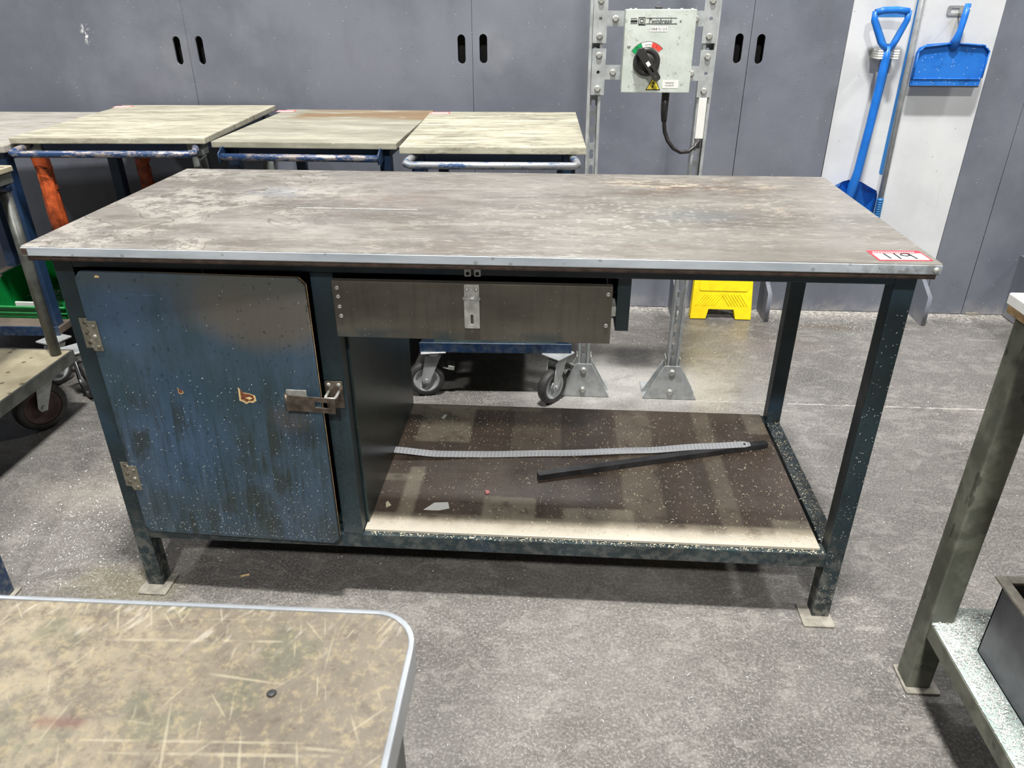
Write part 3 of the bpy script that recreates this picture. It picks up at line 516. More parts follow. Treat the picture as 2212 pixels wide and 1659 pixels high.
# shavings clinging to the door and leg
def on_front(n, x0, x1, y, z0, z1, name, label, par, mat='shave', bias=1):
    V, F = [], []
    for i in range(n):
        x = random.uniform(x0, x1); z = z0+(z1-z0)*random.random()**bias; L = random.uniform(.001, .0042); a = random.uniform(0, 2*PI); b = len(V); dx, dz = math.cos(a)*L/2, math.sin(a)*L/2; ww = .0004; yy = y(x) if callable(y) else y
        V += [(x-dx+dz/L*ww*2, yy-.0002, z-dz-dx/L*ww*2), (x+dx+dz/L*ww, yy-.0010, z+dz-dx/L*ww), (x+dx-dz/L*ww, yy-.0012, z+dz+dx/L*ww), (x-dx-dz/L*ww*2, yy-.0002, z-dz+dx/L*ww*2)]; F.append((b, b+1, b+2, b+3))
    me = bpy.data.meshes.new(name); me.from_pydata(V, [], F); me.materials.append(MT[mat]); o = bpy.data.objects.new(name, me); C.objects.link(o); tag(o, label, None, kind='stuff')
    o.parent = par
    if par.type == 'EMPTY': o.location = -Vector(par.location)
    return o
on_front(700, .08, .54, lambda x: .0262-(x-.0735)*.035, .20, .62, 'clinging_shavings', 'fine shavings stuck to the cupboard door', door, bias=1.7)
on_front(160, 1.673, 1.71, .0404, .05, .80, 'clinging_shavings', 'fine shavings stuck to the front right leg', bench, bias=1.6)
# ================================================================ casters and trolleys
def caster(par, x, y, zt, r, ang, brake=True, mat='galv', tyre='rubber', rim='galv', w_=.032, label=None):
    """swivel caster: top plate, fork, wheel, axle bolt, brake pedal; zt = height of its top plate"""
    off = .03; M = T(x, y, 0, 0, 0, ang); fork = G().box(-.045, .045, -.04, .04, zt-.006, zt, .001, M=M).cyl(M @ Vector((0, 0, zt-.022)), M @ Vector((0, 0, zt-.006)), .026)
    for s in (-1, 1):
        Mp = M @ Matrix(((1, 0, 0, 0), (0, 0, 1, s*(w_/2+.004)-.0015), (0, 1, 0, 0), (0, 0, 0, 1)))
        fork.plate([(-.028, zt-.02), (.030, zt-.02), (off+.018, r+.004), (off+.010, r-.012), (off-.010, r-.012), (off-.016, r+.004)], .003, Mp)
    fork.box(-.028, .030, -w_/2-.004, w_/2+.004, zt-.026, zt-.02, .001, M=M)
    for s in (-1, 1): fork.cyl(M @ Vector((off, s*(w_/2+.005), r)), M @ Vector((off, s*(w_/2+.010), r)), .008, 6)
    f = fork.done('caster', mat); f.parent = par; b = Vector(par.location); f.location = Matrix.Rotation(-par.rotation_euler.z, 3, 'Z') @ (-b); f.rotation_euler.z = -par.rotation_euler.z
    MW = M @ T(off, 0, r) @ Matrix.Rotation(PI/2, 4, 'X'); h = w_/2
    G().lathe([(r*.74, -h), (r*.93, -h), (r*.99, -h*.6), (r, 0), (r*.99, h*.6), (r*.93, h), (r*.74, h), (r*.74, -h)], MW, 36, False).done('tyre', tyre, None).parent = f
    G().lathe([(0.001, -h*.5), (r*.55, -h*.35), (r*.64, -h*.9), (r*.745, -h*.9), (r*.745, h*.9), (r*.64, h*.9), (r*.55, h*.35), (.001, h*.5)], MW, 30).lathe([(.018, -h), (.018, h)], MW, 14).done('wheel_hub', rim, None).parent = f
    if brake: G().box(-.052, -.020, -.020, .020, 0, .004, .001, M=M @ T(-.012, 0, r*2-.012, 0, -.35)).box(-.064, -.040, -.024, .024, -.012, .006, .002, M=M @ T(-.012, 0, r*2-.006, 0, -.2)).done('brake_pedal', 'zinc').parent = f
    return f
def trolley(name, label, x, y, rz, W, Dp, zt, topmat, th, leg, legmat, railmat, handle, hmat, zd=.19, legz=None, legx=.02, cast=(), legr=False, group='board-topped shop trolleys by the grey wall', deckmat='cab'):
    t = empty(name, label, 'trolley', group, (x, y, 0), rz); M = T(x, y, 0, 0, 0, rz)
    def pt(g, n_, m_, lab=None):
        o = g.done(n_, m_); o.parent = t
        if lab: o['label'] = lab
        return o
    pt(G().box(0, W, 0, Dp, zt-th, zt, .003, 2), 'tabletop', topmat)
    a = leg; z1 = zt-th; L0, L1 = .03, W-.03; D0, D1 = .035, Dp-.03
    for xx in (L0, L1-a):
        for yy in (D0, D1-a):
            g = G()
            if legr: g.cyl((xx+a/2, yy+a/2, zd), (xx+a/2, yy+a/2, z1-.03), a/2); g.box(xx-.003, xx+a+.003, yy-.003, yy+a+.003, z1-.045, z1-.001, .003)
            else: g.box(xx, xx+a, yy, yy+a, zd, z1, .003)
            pt(g, 'leg', legmat)
    for (a0, a1, b0, b1) in ((L0+a, L1-a, D0+.004, D0+a-.004), (L0+a, L1-a, D1-a+.004, D1-.004), (L0+.004, L0+a-.004, D0+a, D1-a), (L1-a+.004, L1-.004, D0+a, D1-a)): pt(G().box(a0, a1, b0, b1, z1-.035, z1-.001, .002), 'rail', railmat)
    pt(G().box(L0-.008, L1+.008, D0-.008, D1+.008, zd-.028, zd+.002, .003), 'deck', deckmat); pt(G().box(L0-.010, L1+.010, D0-.014, D0-.0085, zd-.03, zd+.008, .001), 'deck_rail', railmat)
    zh = z1-.018
    if handle == 'bent':
        hx0, hx1, hy = .028, W-.030, -.055; pts = [(hx0+.02, D0+.004, zh+.01), (hx0, -.02, zh), (hx0-.003, hy+.012, zh-.004), (hx0+.012, hy, zh-.006), (hx1-.012, hy, zh-.006), (hx1+.003, hy+.012, zh-.004), (hx1, -.02, zh), (hx1-.02, D0+.004, zh+.01)]
        pt(G().tube(pts, .0115, 16), 'handle', hmat)
    if handle == 'plates':
        for xx in (.035, W-.055): pt(G().plate([(-.045, -.022), (-.045, .008), (-.012, .022), (.04, .022), (.04, -.022)], .005, Matrix.Translation((xx, 0, zh)) @ Matrix(((0, 0, 1, 0), (1, 0, 0, 0), (0, 1, 0, 0), (0, 0, 0, 1)))), 'handle_bracket', 'blue')
        pt(G().cyl((.039, -.030, zh-.006), (W-.052, -.030, zh-.006), .0115), 'handle', hmat)
    for (cx_, cy_, r_, an, br) in cast: caster(t, cx_, cy_, zd-.028, r_, an, br)
    return t
t3 = trolley('shop_trolley', 'trolley with scratched cream board and bare bent bar handle, nearest the isolator switch', .528, 1.05, .035, .585, .77, .9065, 'cut3', .022, .040, 'blue', 'blue', 'bent', 'chip2', zd=.216, cast=((.590, 1.105, .067, -2.95, True), (1.045, 1.095, .067, -2.25, True), (.56, 1.72, .066, 1.2, False), (1.03, 1.74, .066, 1.5, False)))
t2 = trolley('shop_trolley', 'middle trolley with a brown-stained board and chipped blue bar between end plates', -.118, 1.14, .0, .618, .76, .9005, 'cut2', .020, .038, 'blue', 'blue', 'plates', 'chip', zd=.216, cast=((-.05, 1.23, .066, -1.7, True), (.43, 1.24, .066, -1.4, False), (-.04, 1.82, .066, 1.2, False), (.42, 1.82, .066, 1.5, False)))
t1 = trolley('shop_trolley', 'trolley with the cleanest cream board, orange-taped legs and blue bent bar', -.828, 1.160, .055, .665, .82, .9015, 'cut1', .020, .048, 'greyp', 'navy', 'bent', 'chip', zd=.216, legr=True, cast=((-.71, 1.02, .070, -.7, True), (-.26, 1.24, .070, -1.4, False), (-.80, 1.90, .070, 1.2, False), (-.28, 1.92, .070, 1.5, False)))
# orange tape on the left legs of that trolley
def tape(x, y, z0, z1, r, par, seed):
    random.seed(seed); g = G(); z = z0
    while z < z1:
        h = random.uniform(.022, .045); k = r+random.uniform(0, .003); tl = random.uniform(-.10, .10)
        t = bmesh.new(); n_ = 10; lo = [t.verts.new((k*math.cos(2*PI*j/n_), k*math.sin(2*PI*j/n_), random.uniform(-.003, .003))) for j in range(n_)]; hi = [t.verts.new(((k+.0008)*math.cos(2*PI*j/n_), (k+.0008)*math.sin(2*PI*j/n_), h+random.uniform(-.003, .003))) for j in range(n_)]
        for j in range(n_): t.faces.new((lo[j], lo[(j+1) % n_], hi[(j+1) % n_], hi[j]))
        g.add(t, T(x, y, z, tl, tl*.6, random.uniform(0, 1))); z += h*.86
        if random.random() < .6:
            an = random.uniform(-2.9, -.4); g.plate([(0, 0), (.030, .004), (.026, .020), (.014, .016), (.004, .026)], .0008, T(x+math.cos(an)*k, y+math.sin(an)*k, z-.02) @ Matrix.Rotation(an+PI/2+.4, 4, 'Z') @ Matrix.Rotation(PI/2+random.uniform(-.4, .4), 4, 'X'))
    o = g.done('tape_wrap', 'tape'); o['label'] = 'ragged orange tape wound round the leg'; o.parent = par; return o
tape(.054, .059, .55, .82, .0262, t1, 3); tape(.054, .766, .50, .80, .0262, t1, 5); tape(.054, .059, .36, .54, .0262, t1, 8)
t0 = trolley('shop_trolley', 'leftmost trolley, dull grey top and blue legs, carrying the green bin on its deck', -1.535, 1.105, .03, .705, .80, .8795, 'cut0', .022, .045, 'blue', 'blue', '', 'chip', zd=.205, deckmat='deckdirt', cast=((-1.40, 1.2, .066, -1.4, False), (-.86, 1.12, .066, -1.9, False), (-1.40, 1.8, .066, 1.2, False), (-.88, 1.82, .066, 1.5, False)))
for t, x, y, z, r in ((t1, -.845, 1.925, .9016, .06), (t2, -.105, 1.845, .9006, .0), (t3, .545, 1.788, .9066, .04)): sticker(x, y, z, .075, .05, r, None, t)
# nearest left trolley: tube posts, pale deck
tl = empty('platform_trolley', 'nearest left trolley with round tube posts and pale board deck on a big wheel', 'trolley', None, (-1.0, .5, 0), 0)
def tp(g, n_, m_, lab=None):
    o = g.done(n_, m_); o.parent = tl; o.location = (1.0, -.5, 0)
    if lab: o['label'] = lab
    return o
tp(G().box(-1.4, -.625, .10, .880, .2405, .2470, .001), 'deck_board', 'deckply', 'pale dusty deck board'); tp(G().box(-1.41, -.6235, .8785, .885, .205, .2485, .001), 'deck_rail', 'tube'); tp(G().box(-.6250, -.618, .10, .885, .205, .2490, .0015), 'deck_rail', 'tube'); tp(G().box(-1.4, -.63, .10, .875, .222, .2395), 'deck_frame', 'tube')
tp(G().cyl((-.655, .845, .2475), (-.655, .845, .835), .017), 'post', 'tube'); tp(G().cyl((-1.36, .845, .2475), (-1.36, .845, .835), .017), 'post', 'tube')
tp(G().box(-1.40, -.620, .35, .865, .855, .873, .003), 'tabletop', 'deckply'); tp(G().box(-1.39, -.626, .355, .860, .822, .854, .002), 'top_rail', 'tube'); tp(G().cyl((-.655, .845, .80), (-.655, .845, .822), .022), 'collar', 'navy')
caster(tl, -.700, .800, .205, .085, -2.1, False, 'galv', 'rubber', 'rimred', .040); caster(tl, -1.30, .775, .205, .078, -1.2, False, 'tube', 'rubber', 'black', .040)
# green bin on the deck of the leftmost trolley
ZB = .2075
bn = empty('parts_bin', 'green plastic open-front bin holding swarf on the left trolley deck', 'bin', None, (-.99, 1.44, ZB), 0)
def gp(g, n_, m_, lab=None, stuff=False):
    o = g.done(n_, m_); o.parent = bn; o.location = (.99, -1.44, -ZB)
    if lab: o['label'] = lab
    if stuff: o['kind'] = 'stuff'
    return o
bx0, bx1, by0, by1 = -1.145, -.865, 1.235, 1.62
g = G().box(bx0, bx1, by0, by1, ZB, ZB+.006, .002).box(bx0, bx1, by0, by0+.004, ZB, ZB+.050, .001).box(bx0, bx1, by1-.004, by1, ZB, ZB+.15, .001).box(bx0-.004, bx1+.004, by0-.008, by0, ZB+.043, ZB+.052, .002).box(bx0-.004, bx1+.004, by0-.004, by0, ZB+.02, ZB+.026, .001)
for xx in (bx0, bx1-.004):
    g.plate([(by0, 0), (by1, 0), (by1, .15), (by0+.10, .15), (by0+.05, .13), (by0, .05)], .004, Matrix.Translation((xx, 0, ZB)) @ Matrix(((0, 0, 1, 0), (1, 0, 0, 0), (0, 1, 0, 0), (0, 0, 0, 1))))
    g.box(xx-.003, xx+.007, by0+.08, by1, ZB+.146, ZB+.153, .001)
gp(g, 'bin_body', 'gplas')
sw = G(); random.seed(4)
for i in range(130):
    x, y, z = random.uniform(-1.05, -.89), random.uniform(1.30, 1.58), ZB+.01; a = random.uniform(0, 6.28); z += random.uniform(0, .055)
    sw.tube([(x+.014*math.cos(a+k*1.1)*(1-k*.08), y+.014*math.sin(a+k*1.1), z+k*.003) for k in range(6)], .0012, 4, False)
tag(sw.done('swarf_heap', 'darks'), 'dark curly swarf heaped inside the green bin', 'swarf', kind='stuff')
tag(G().box(-1.075, -.94, 1.252, 1.260, ZB+.035, ZB+.060, .001, M=None).done('white_strip', 'white'), 'white plastic strip standing behind the front lip of the green bin', 'strip')
# ================================================================ isolator stand
st = empty('isolator_stand', 'pair of slotted galvanised strut posts on trapezoid feet carrying the isolator', 'stand', None, (1.3, 1.14, 0))
def sp_(g, n_, m_, lab=None, par=None):
    o = g.done(n_, m_)
    if par: o.parent = par
    else: o.parent = st; o.location = (-1.3, -1.14, 0)
    if lab: o['label'] = lab
    return o
def strut(x, lean):
    slots = [shift(stadium(.013, .032, 5), 0, z) for z in [.17+.05*i for i in range(24)]]
    M = Matrix.Translation((x, 1.163, 0)) @ Matrix.Rotation(lean, 4, 'Y') @ Matrix.Rotation(PI/2, 4, 'X')
    Mb_ = Matrix.Translation((x, 0, 0)) @ Matrix.Rotation(lean, 4, 'Y')
    g = G().plate([(-.0185, .02), (.0185, .02), (.0185, 1.9), (-.0185, 1.9)], .0025, M, slots)
    for s in (-1, 1): g.box(min(s*.0205, s*.0180), max(s*.0205, s*.0180), 1.1235, 1.163, .02, 1.9, M=Mb_).box(min(s*.0115, s*.0205), max(s*.0115, s*.0205), 1.1215, 1.124, .02, 1.9, .0008, M=Mb_).box(min(s*.0115, s*.0135), max(s*.0115, s*.0135), 1.124, 1.130, .02, 1.9, M=Mb_)
    sp_(g, 'strut_post', 'galv')
    f = sp_(G().plate([(-.097, .003), (.097, .003), (.028, .135), (-.028, .135)], .004, FRONT(x, 1.1205, 0), bev=.0005).box(x-.097, x+.097, 1.1175, 1.25, 0, .004, .001), 'foot_gusset', 'galv')
    for s in (-1, 1): sp_(G().box(x+s*.0250-.002, x+s*.0250+.002, 1.121, 1.165, .135, .165, .0008), 'foot_tab', 'zinc')
    sp_(G().plate([(-.097, .003), (.097, .003), (.028, .135), (-.028, .135)], .004, FRONT(x, 1.170, 0), bev=.0005), 'foot_gusset', 'galv')
    for z in (.110, .030): sp_(G().lathe([(0, .0075), (.009, .0075), (.0100, .0066), (.0100, 0)], FRONT(x, 1.1165, z), 6).lathe([(0, .0015), (.013, .0015), (.013, 0)], FRONT(x, 1.1165, z), 18), 'bolt', 'zinc', par=None)
strut(1.139, -.008); strut(1.459, .006)
def tplate(x, z0, z1, zc, side, up=True):
    # vertical flat on the post, one arm reaching to the box
    xa = .020; a = side*.075; o_ = [(-xa*1, z0), (xa, z0)]
    if side > 0: o_ += [(xa, zc-.020), (a, zc-.020), (a, zc+.020), (xa, zc+.020)]
    o_ += [(xa, z1), (-xa, z1)]
    if side < 0: o_ += [(-xa, zc+.020), (a, zc+.020), (a, zc-.020), (-xa, zc-.020)]
    t = sp_(G().plate(o_, .005, FRONT(x, 1.1205, 0), [circ(.0055, 12, 0, zc)], bev=.0004), 'tee_bracket', 'galv', 'flat tee bracket')
    for (bx, bz) in ((0, z0+.018), (0, z1-.018), (side*.044, zc)):
        sp_(G().lathe([(0, .0065), (.0072, .0065), (.0080, .0058), (.0080, 0)], FRONT(x+bx, 1.1148, bz), 6).lathe([(0, .0012), (.0098, .0012), (.0098, 0)], FRONT(x+bx, 1.1148, bz), 16), 'bolt', 'zinc', par=t).location = (0, 0, 0)
tplate(1.139, 1.200, 1.330, 1.265, 1); tplate(1.140, 1.055, 1.184, 1.119, 1); tplate(1.459, 1.200, 1.330, 1.265, -1); tplate(1.461, 1.050, 1.181, 1.117, -1)
sp_(G().box(1.4490, 1.4735, 1.112, 1.1210, .929, 1.049, .001), 'cover_strip', 'white', 'white plastic cover strip')
# isolator box
bxm = empty('isolator_switch', 'pale green electrical isolator box with black rotary handle, on strut posts', 'isolator', None, (1.305, 1.06, 1.07))
def ib(g, n_, m_, lab=None, par=None):
    o = g.done(n_, m_)
    if par: o.parent = par
    else: o.parent = bxm; o.location = (-1.305, -1.06, -1.07)
    if lab: o['label'] = lab
    return o
IX0, IX1, IZ0, IZ1, IY = 1.2075, 1.4025, 1.0735, 1.2900, 1.030
ib(G().box(IX0, IX1, IY+.016, 1.1085, IZ0, IZ1, .002, 2), 'enclosure', 'box'); ib(G().box(IX0-.0015, IX1+.0015, IY, IY+.0155, IZ0-.0015, IZ1+.0015, .0022, 2), 'lid', 'box')
for x in (1.222, 1.236, 1.330, 1.366, 1.396): ib(G().lathe([(0, .004), (.004, .003), (.005, 0)], T(x, 1.07, IZ1), 10), 'screw', 'zinc')
ib(G().box(1.291, 1.310, 1.06, 1.078, IZ1, IZ1+.008, .002), 'top_gland', 'black')
for x in (1.212, 1.30, 1.395): ib(G().lathe([(0, -.004), (.003, -.003), (.004, 0)], T(x, 1.07, IZ0), 10), 'screw', 'zinc')
fy = IY-.0002
KX, KZ = 1.2735, 1.1560
kb = ib(G().lathe([(.0385, 0), (.0385, .010), (.036, .014), (.026, .014), (.025, .012), (.022, .012), (.020, .016), (0, .016)], FRONT(KX, IY, KZ), 32), 'dial', 'black')
KA = math.radians(43)     # handle points down right
Mk = FRONT(KX, IY-.016, KZ) @ Matrix.Rotation(-KA-.18, 4, 'Z')
ib(G().plate([(-.038, -.011), (.052, -.0095), (.058, -.006), (.058, .006), (.052, .0095), (-.038, .012), (-.044, 0)], .018, Mk, [rrect(.016, .034, -.0025, .0025, .002), rrect(.040, .052, -.003, .003, .002)], bev=.0008), 'switch_handle', 'black', par=kb)
ib(G().plate(rrect(-.002, .011, -.005, .005, .001), .0006, Mk @ T(0, 0, .0195)), 'handle_mark', 'white', par=kb)
def arc(a0, a1, r0, r1, n=8): return [(r1*math.cos(a0+(a1-a0)*i/n), r1*math.sin(a0+(a1-a0)*i/n)) for i in range(n+1)]+[(r0*math.cos(a1+(a0-a1)*i/n), r0*math.sin(a1+(a0-a1)*i/n)) for i in range(n+1)]
rd = math.radians
for a0, a1, m_ in ((rd(112), rd(148), 'green'), (rd(78), rd(111), 'white'), (rd(42), rd(77), 'redp')): ib(G().plate(arc(a0, a1, .041, .054), .0004, FRONT(KX+.002, fy, KZ-.002)), 'dial_scale', m_)
ib(G().plate(arc(0.7, 2.6, .0545, .0553, 20), .0004, FRONT(KX+.002, fy, KZ-.002)), 'dial_outline', 'ink')
def txt(b, s, x, z, m_='ink', shear=0, ry=0, sx=1, name='lettering'): return ib(G().text(b, s, FRONT(x, fy-.0006, z, ry), shear, .00015, sx=sx), name, m_)
a_ = rd(130); txt('O', .011, KX+.002+.0475*math.cos(a_), KZ+.0475*math.sin(a_)-.002, ry=-.6); a_ = rd(60); txt('I', .011, KX+.002+.0475*math.cos(a_), KZ+.0475*math.sin(a_)-.002, ry=.5)
ib(G().tube([(KX-.008, fy-.0006, KZ+.044), (KX-.001, fy-.0006, KZ+.044), (KX+.004, fy-.0006, KZ+.047)], .0004, 4).tube([(KX+.004, fy-.0006, KZ+.044), (KX+.011, fy-.0006, KZ+.045)], .0004, 4), 'switch_symbol', 'ink')
# header print: solid blocks, square emblem, script name between rules
zh = 1.262; g = G()
for x0, x1, z0, z1 in ((1.221, 1.240, zh-.004, zh+.002), (1.221, 1.238, zh+.005, zh+.0065), (1.221, 1.240, zh-.0075, zh-.006), (1.264, 1.350, zh+.0065, zh+.0078), (1.264, 1.352, zh-.0085, zh-.0068), (1.243, 1.264, zh-.0115, zh-.0095)): g.plate([(x0, z0), (x1, z0), (x1, z1), (x0, z1)], .0003, FRONT(0, fy, 0))
g.plate(rrect(1.2425, 1.262, zh-.009, zh+.0095, .002), .0003, FRONT(0, fy, 0), [rrect(1.2445, 1.260, zh-.007, zh+.0075, .001)]); g.plate(rrect(1.247, 1.2575, zh-.005, zh+.0055, .001), .0003, FRONT(0, fy, 0), [rrect(1.249, 1.2555, zh-.003, zh+.0035, .0005)])
ib(g, 'emblem', 'ink'); txt('Twinbreak', .0165, 1.302, zh-.0005, shear=.35, sx=.95); txt('e', .011, 1.360, zh, shear=.3)
ib(G().plate(rrect(1.2785, 1.326, 1.2345, 1.2475, .0008), .0004, FRONT(0, fy, 0)), 'label', 'white'); txt('DB/B 7L1·2·3', .0088, 1.302, 1.241, sx=.92)
ib(G().plate(rrect(1.325, 1.371, 1.0845, 1.107, .0008), .0004, FRONT(0, fy, 0)), 'label', 'white'); txt('WARNING', .0052, 1.345, 1.099); txt('415 VOLTS', .0050, 1.345, 1.092)
tri = lambda k: [(-.0215*k, -.0185*k), (.0215*k, -.0185*k), (0, .0205*k)]
ib(G().plate(tri(1), .0004, FRONT(1.2985, fy, 1.0975)), 'warning_triangle', 'ink'); ib(G().plate(tri(.84), .0004, FRONT(1.2985, fy-.0004, 1.0972)), 'warning_triangle', 'yel')
ib(G().plate([(.003, .012), (-.005, -.001), (-.0005, .0), (-.0025, -.008), (-.0045, -.008), (-.001, -.014), (.0015, -.0075), (-.0005, -.008), (.0045, .003), (0, .0025)], .0003, FRONT(1.2985, fy-.0009, 1.0975)), 'lightning_bolt', 'ink')
ib(G().lathe([(0, .001), (.004, .001), (.005, 0)], FRONT(1.2205, fy, 1.196), 10), 'screw', 'zinc')
cb = [(1.349, 1.075, 1.075), (1.348, 1.075, 1.045)]
cable = tag(G().tube([(1.3425, 1.075, 1.070), (1.3425, 1.075, 1.018), (1.345, 1.077, .985)], [.0115, .0112, .008], 14).tube([(1.345, 1.077, 1.0), (1.346, 1.077, .978), (1.3500, 1.077, .955), (1.362, 1.078, .928), (1.382, 1.08, .905), (1.405, 1.085, .893), (1.430, 1.092, .894), (1.450, 1.10, .908), (1.460, 1.108, .928)], .0062, 12).done('power_cable', 'cable'), 'black cable looping from the isolator box to the right strut post', 'cable')
# ================================================================ cleaning tools on the white board
sh = empty('shovel', 'blue plastic shovel with D grip hanging on the white board', 'shovel', None, (2.285, 1.98, .4))
def tool(par, g, n_, m_, lab=None):
    o = g.done(n_, m_); o.parent = par; o.location = -Vector(par.location)
    if lab: o['label'] = lab
    return o
SY = 1.955
grip = G().tube([(2.222, SY, 1.262), (2.25, SY, 1.270), (2.30, SY, 1.272), (2.345, SY, 1.266)], .013, 14)
grip.tube([(2.222, SY, 1.268), (2.222, SY, 1.236), (2.262, SY, 1.158), (2.296, SY, 1.128)], [.012, .0115, .010, .012], 12).tube([(2.345, SY, 1.270), (2.346, SY, 1.238), (2.322, SY, 1.165), (2.298, SY, 1.125)], [.012, .0115, .010, .012], 12)
tool(sh, grip, 'd_grip', 'bplas')
tool(sh, G().tube([(2.297, SY, 1.145), (2.296, SY, 1.10), (2.290, SY, .85), (2.282, SY+.005, .66), (2.279, SY+.018, .60), (2.277, SY+.034, .52), (2.276, SY+.036, .42)], [.012, .0155, .0165, .0170, .020, .016, .006], 16), 'shaft', 'bplas')
def blade():
    t = bmesh.new(); nu, nv = 18, 16; G_ = []
    for j in range(nv+1):
        v = j/nv; row = []
        for i in range(nu+1):
            u = -1+2*i/nu; z = .622-.30*v; hw = .110*min(1, math.sqrt(max(0, 1-(1-min(1, v/.16))**2))*.45+.55) if v < .16 else .110
            edge = abs(u)**4; x = 2.277+u*hw; zz = z-(.020*(abs(u)**2) if v < .3 else .02*abs(u)**2*(1-v))*1.0
            y = SY+.048-.034*edge-.012*max(0, 1-v*9)+.004*math.cos(u*9)
            row.append(t.verts.new((x, y, zz)))
        G_.append(row)
    for a, b in zip(G_, G_[1:]):
        for i in range(nu): t.faces.new((a[i], a[i+1], b[i+1], b[i])).smooth = True
    bmesh.ops.solidify(t, geom=t.faces[:], thickness=.0035); return t
tool(sh, G().add(blade()), 'blade', 'bplas')
ck = empty('tool_clip', 'cream plastic tool clip gripping the shovel shaft', 'clip', None, (2.3, 2.0, 1.12))
tool(ck, G().box(2.262, 2.342, 2.008, 2.034, 1.095, 1.135, .003), 'clip_base', 'zinc')
for x in (2.263, 2.322):
    g = G()
    for k in range(4): g.box(x, x+.021, 1.950, 2.008, 1.098+k*.009, 1.105+k*.009, .0015)
    g.box(x+.004, x+.017, 1.955, 2.005, 1.098, 1.132); tool(ck, g, 'clip_jaw', 'white')
dp = empty('dustpan', 'blue plastic dustpan hanging by its handle on the white board', 'dustpan', None, (2.555, 1.98, 1.1))
DY = 1.985
pan = G().plate([(2.421, .998), (2.688, .998), (2.696, 1.115), (2.690, 1.135), (2.668, 1.150), (2.555, 1.158), (2.452, 1.150), (2.428, 1.138), (2.420, 1.12)], .005, FRONT(0, DY, 0), bev=.001)
for a, b in (((2.421, 1.03), (2.423, 1.122)), ((2.423, 1.122), (2.440, 1.142)), ((2.440, 1.142), (2.555, 1.156)), ((2.555, 1.156), (2.668, 1.147)), ((2.668, 1.147), (2.690, 1.125)), ((2.690, 1.125), (2.687, 1.03))):
    pan.tube([(a[0], DY-.018, a[1]), (b[0], DY-.018, b[1])], .0022, 8)
    pan.plate([(0, -.018), ((Vector(b)-Vector(a)).length, -.018), ((Vector(b)-Vector(a)).length, 0), (0, 0)], .003, Matrix.Translation((a[0], DY, a[1])) @ Matrix.Rotation(-math.atan2(b[1]-a[1], b[0]-a[0]), 4, 'Y') @ Matrix(((1, 0, 0, 0), (0, 1, 0, 0), (0, 0, 1, 0), (0, 0, 0, 1))))
tool(dp, pan, 'pan', 'pan')
tool(dp, G().box(2.424, 2.686, DY-.0105, DY-.003, 1.0235, 1.0275, .001), 'pan_ridge', 'pan')
tool(dp, G().box(2.421, 2.688, DY-.0085, DY-.002, .9945, 1.000, .0015), 'pan_lip', 'ink', 'dark rubber lip')
tool(dp, G().tube([(2.552, DY-.006, 1.145), (2.553, DY-.022, 1.175), (2.557, DY-.022, 1.20), (2.563, DY-.016, 1.25), (2.569, DY-.008, 1.292)], [.020, .015, .0115, .0125, .011], 14), 'handle', 'bplas')
hk = tag(G().plate(rrect(-.032, .032, -.018, .018, .008), .003, FRONT(2.553, 2.034, 1.268), [rrect(-.018, .012, -.009, .009, .004)]).tube([(2.566, 2.03, 1.258), (2.572, 1.985, 1.256), (2.574, 1.967, 1.266), (2.574, 1.967, 1.278)], .003, 8).done('wall_hook', 'zinc'), 'small zinc hook plate holding the dustpan handle', 'hook')
mp = empty('squeegee_pole', 'long aluminium pole with ribbed blue grip leaning on the white board', 'pole', None, (2.405, 2.0, .45))
tool(mp, G().cyl((2.4105, 1.985, .545), (2.3900, 1.985, 1.75), .0115), 'pole', 'galv')
g = G().cyl((2.4135, 1.985, .40), (2.4105, 1.985, .548), .0125)
for k in range(14): g.lathe([(.0125, 0), (.0145, .002), (.0145, .005), (.0125, .007)], T(2.4133-.003*k/14, 1.985, .405+k*.010), 18)
MT['teal'] = plain('teal_blue_grip', srgb(30, 104, 160), .45, 0, .1); tool(mp, g, 'grip', 'teal')
tool(mp, G().box(2.378, 2.408, 1.98, 2.034, 1.50, 1.53, .003), 'holder', 'white')
# ================================================================ yellow floor sign
ys = empty('floor_sign', 'yellow folding wet floor sign leaning against the grey wall', 'sign', None, (1.785, 1.93, 0), 0)
def ysp(g, n_, lab=None):
    o = g.done(n_, 'yplas'); o.parent = ys; o.location = (-1.785, -1.93, 0); return o
A = [(-.136, .0), (-.068, .0), (-.058, .045), (.058, .045), (.068, .0), (.136, .0), (.128, .19), (.105, .56), (-.105, .56), (-.128, .19)]
for y, ln, k in ((1.905, -.16, 1), (1.935, -.13, 0)):
    Ml = Matrix.Translation((1.782, y, .002)) @ Matrix.Rotation(ln, 4, 'X') @ Matrix.Rotation(PI/2, 4, 'X')
    Ml = Matrix.Translation((1.782, y, .002)) @ Matrix.Rotation(PI/2+ln, 4, 'X') if False else Matrix.Translation((1.782, y, .004)) @ Matrix.Rotation(PI/2+ln, 4, 'X')
    g = G().plate(A, .008, Ml, bev=.002)
    if k:
        g.plate(rrect(-.105, .110, .13, .52, .008), .003, Ml @ T(0, 0, .010), bev=.0008)
        for s in (-1, 1):
            for i in range(8):
                x0 = s*(.006+i*.0135); zt_ = min(.122, .122); g.box(-.034, .034, -.0018, .0018, .0, .0030, .0008, M=Ml @ T(x0+s*.010, .088, .010, 0, 0, -s*.95)) if i < 7 else None
    ysp(g, 'sign_panel')
ysp(G().cyl((1.675, 2.0, .56), (1.89, 2.0, .56), .010), 'sign_hinge')
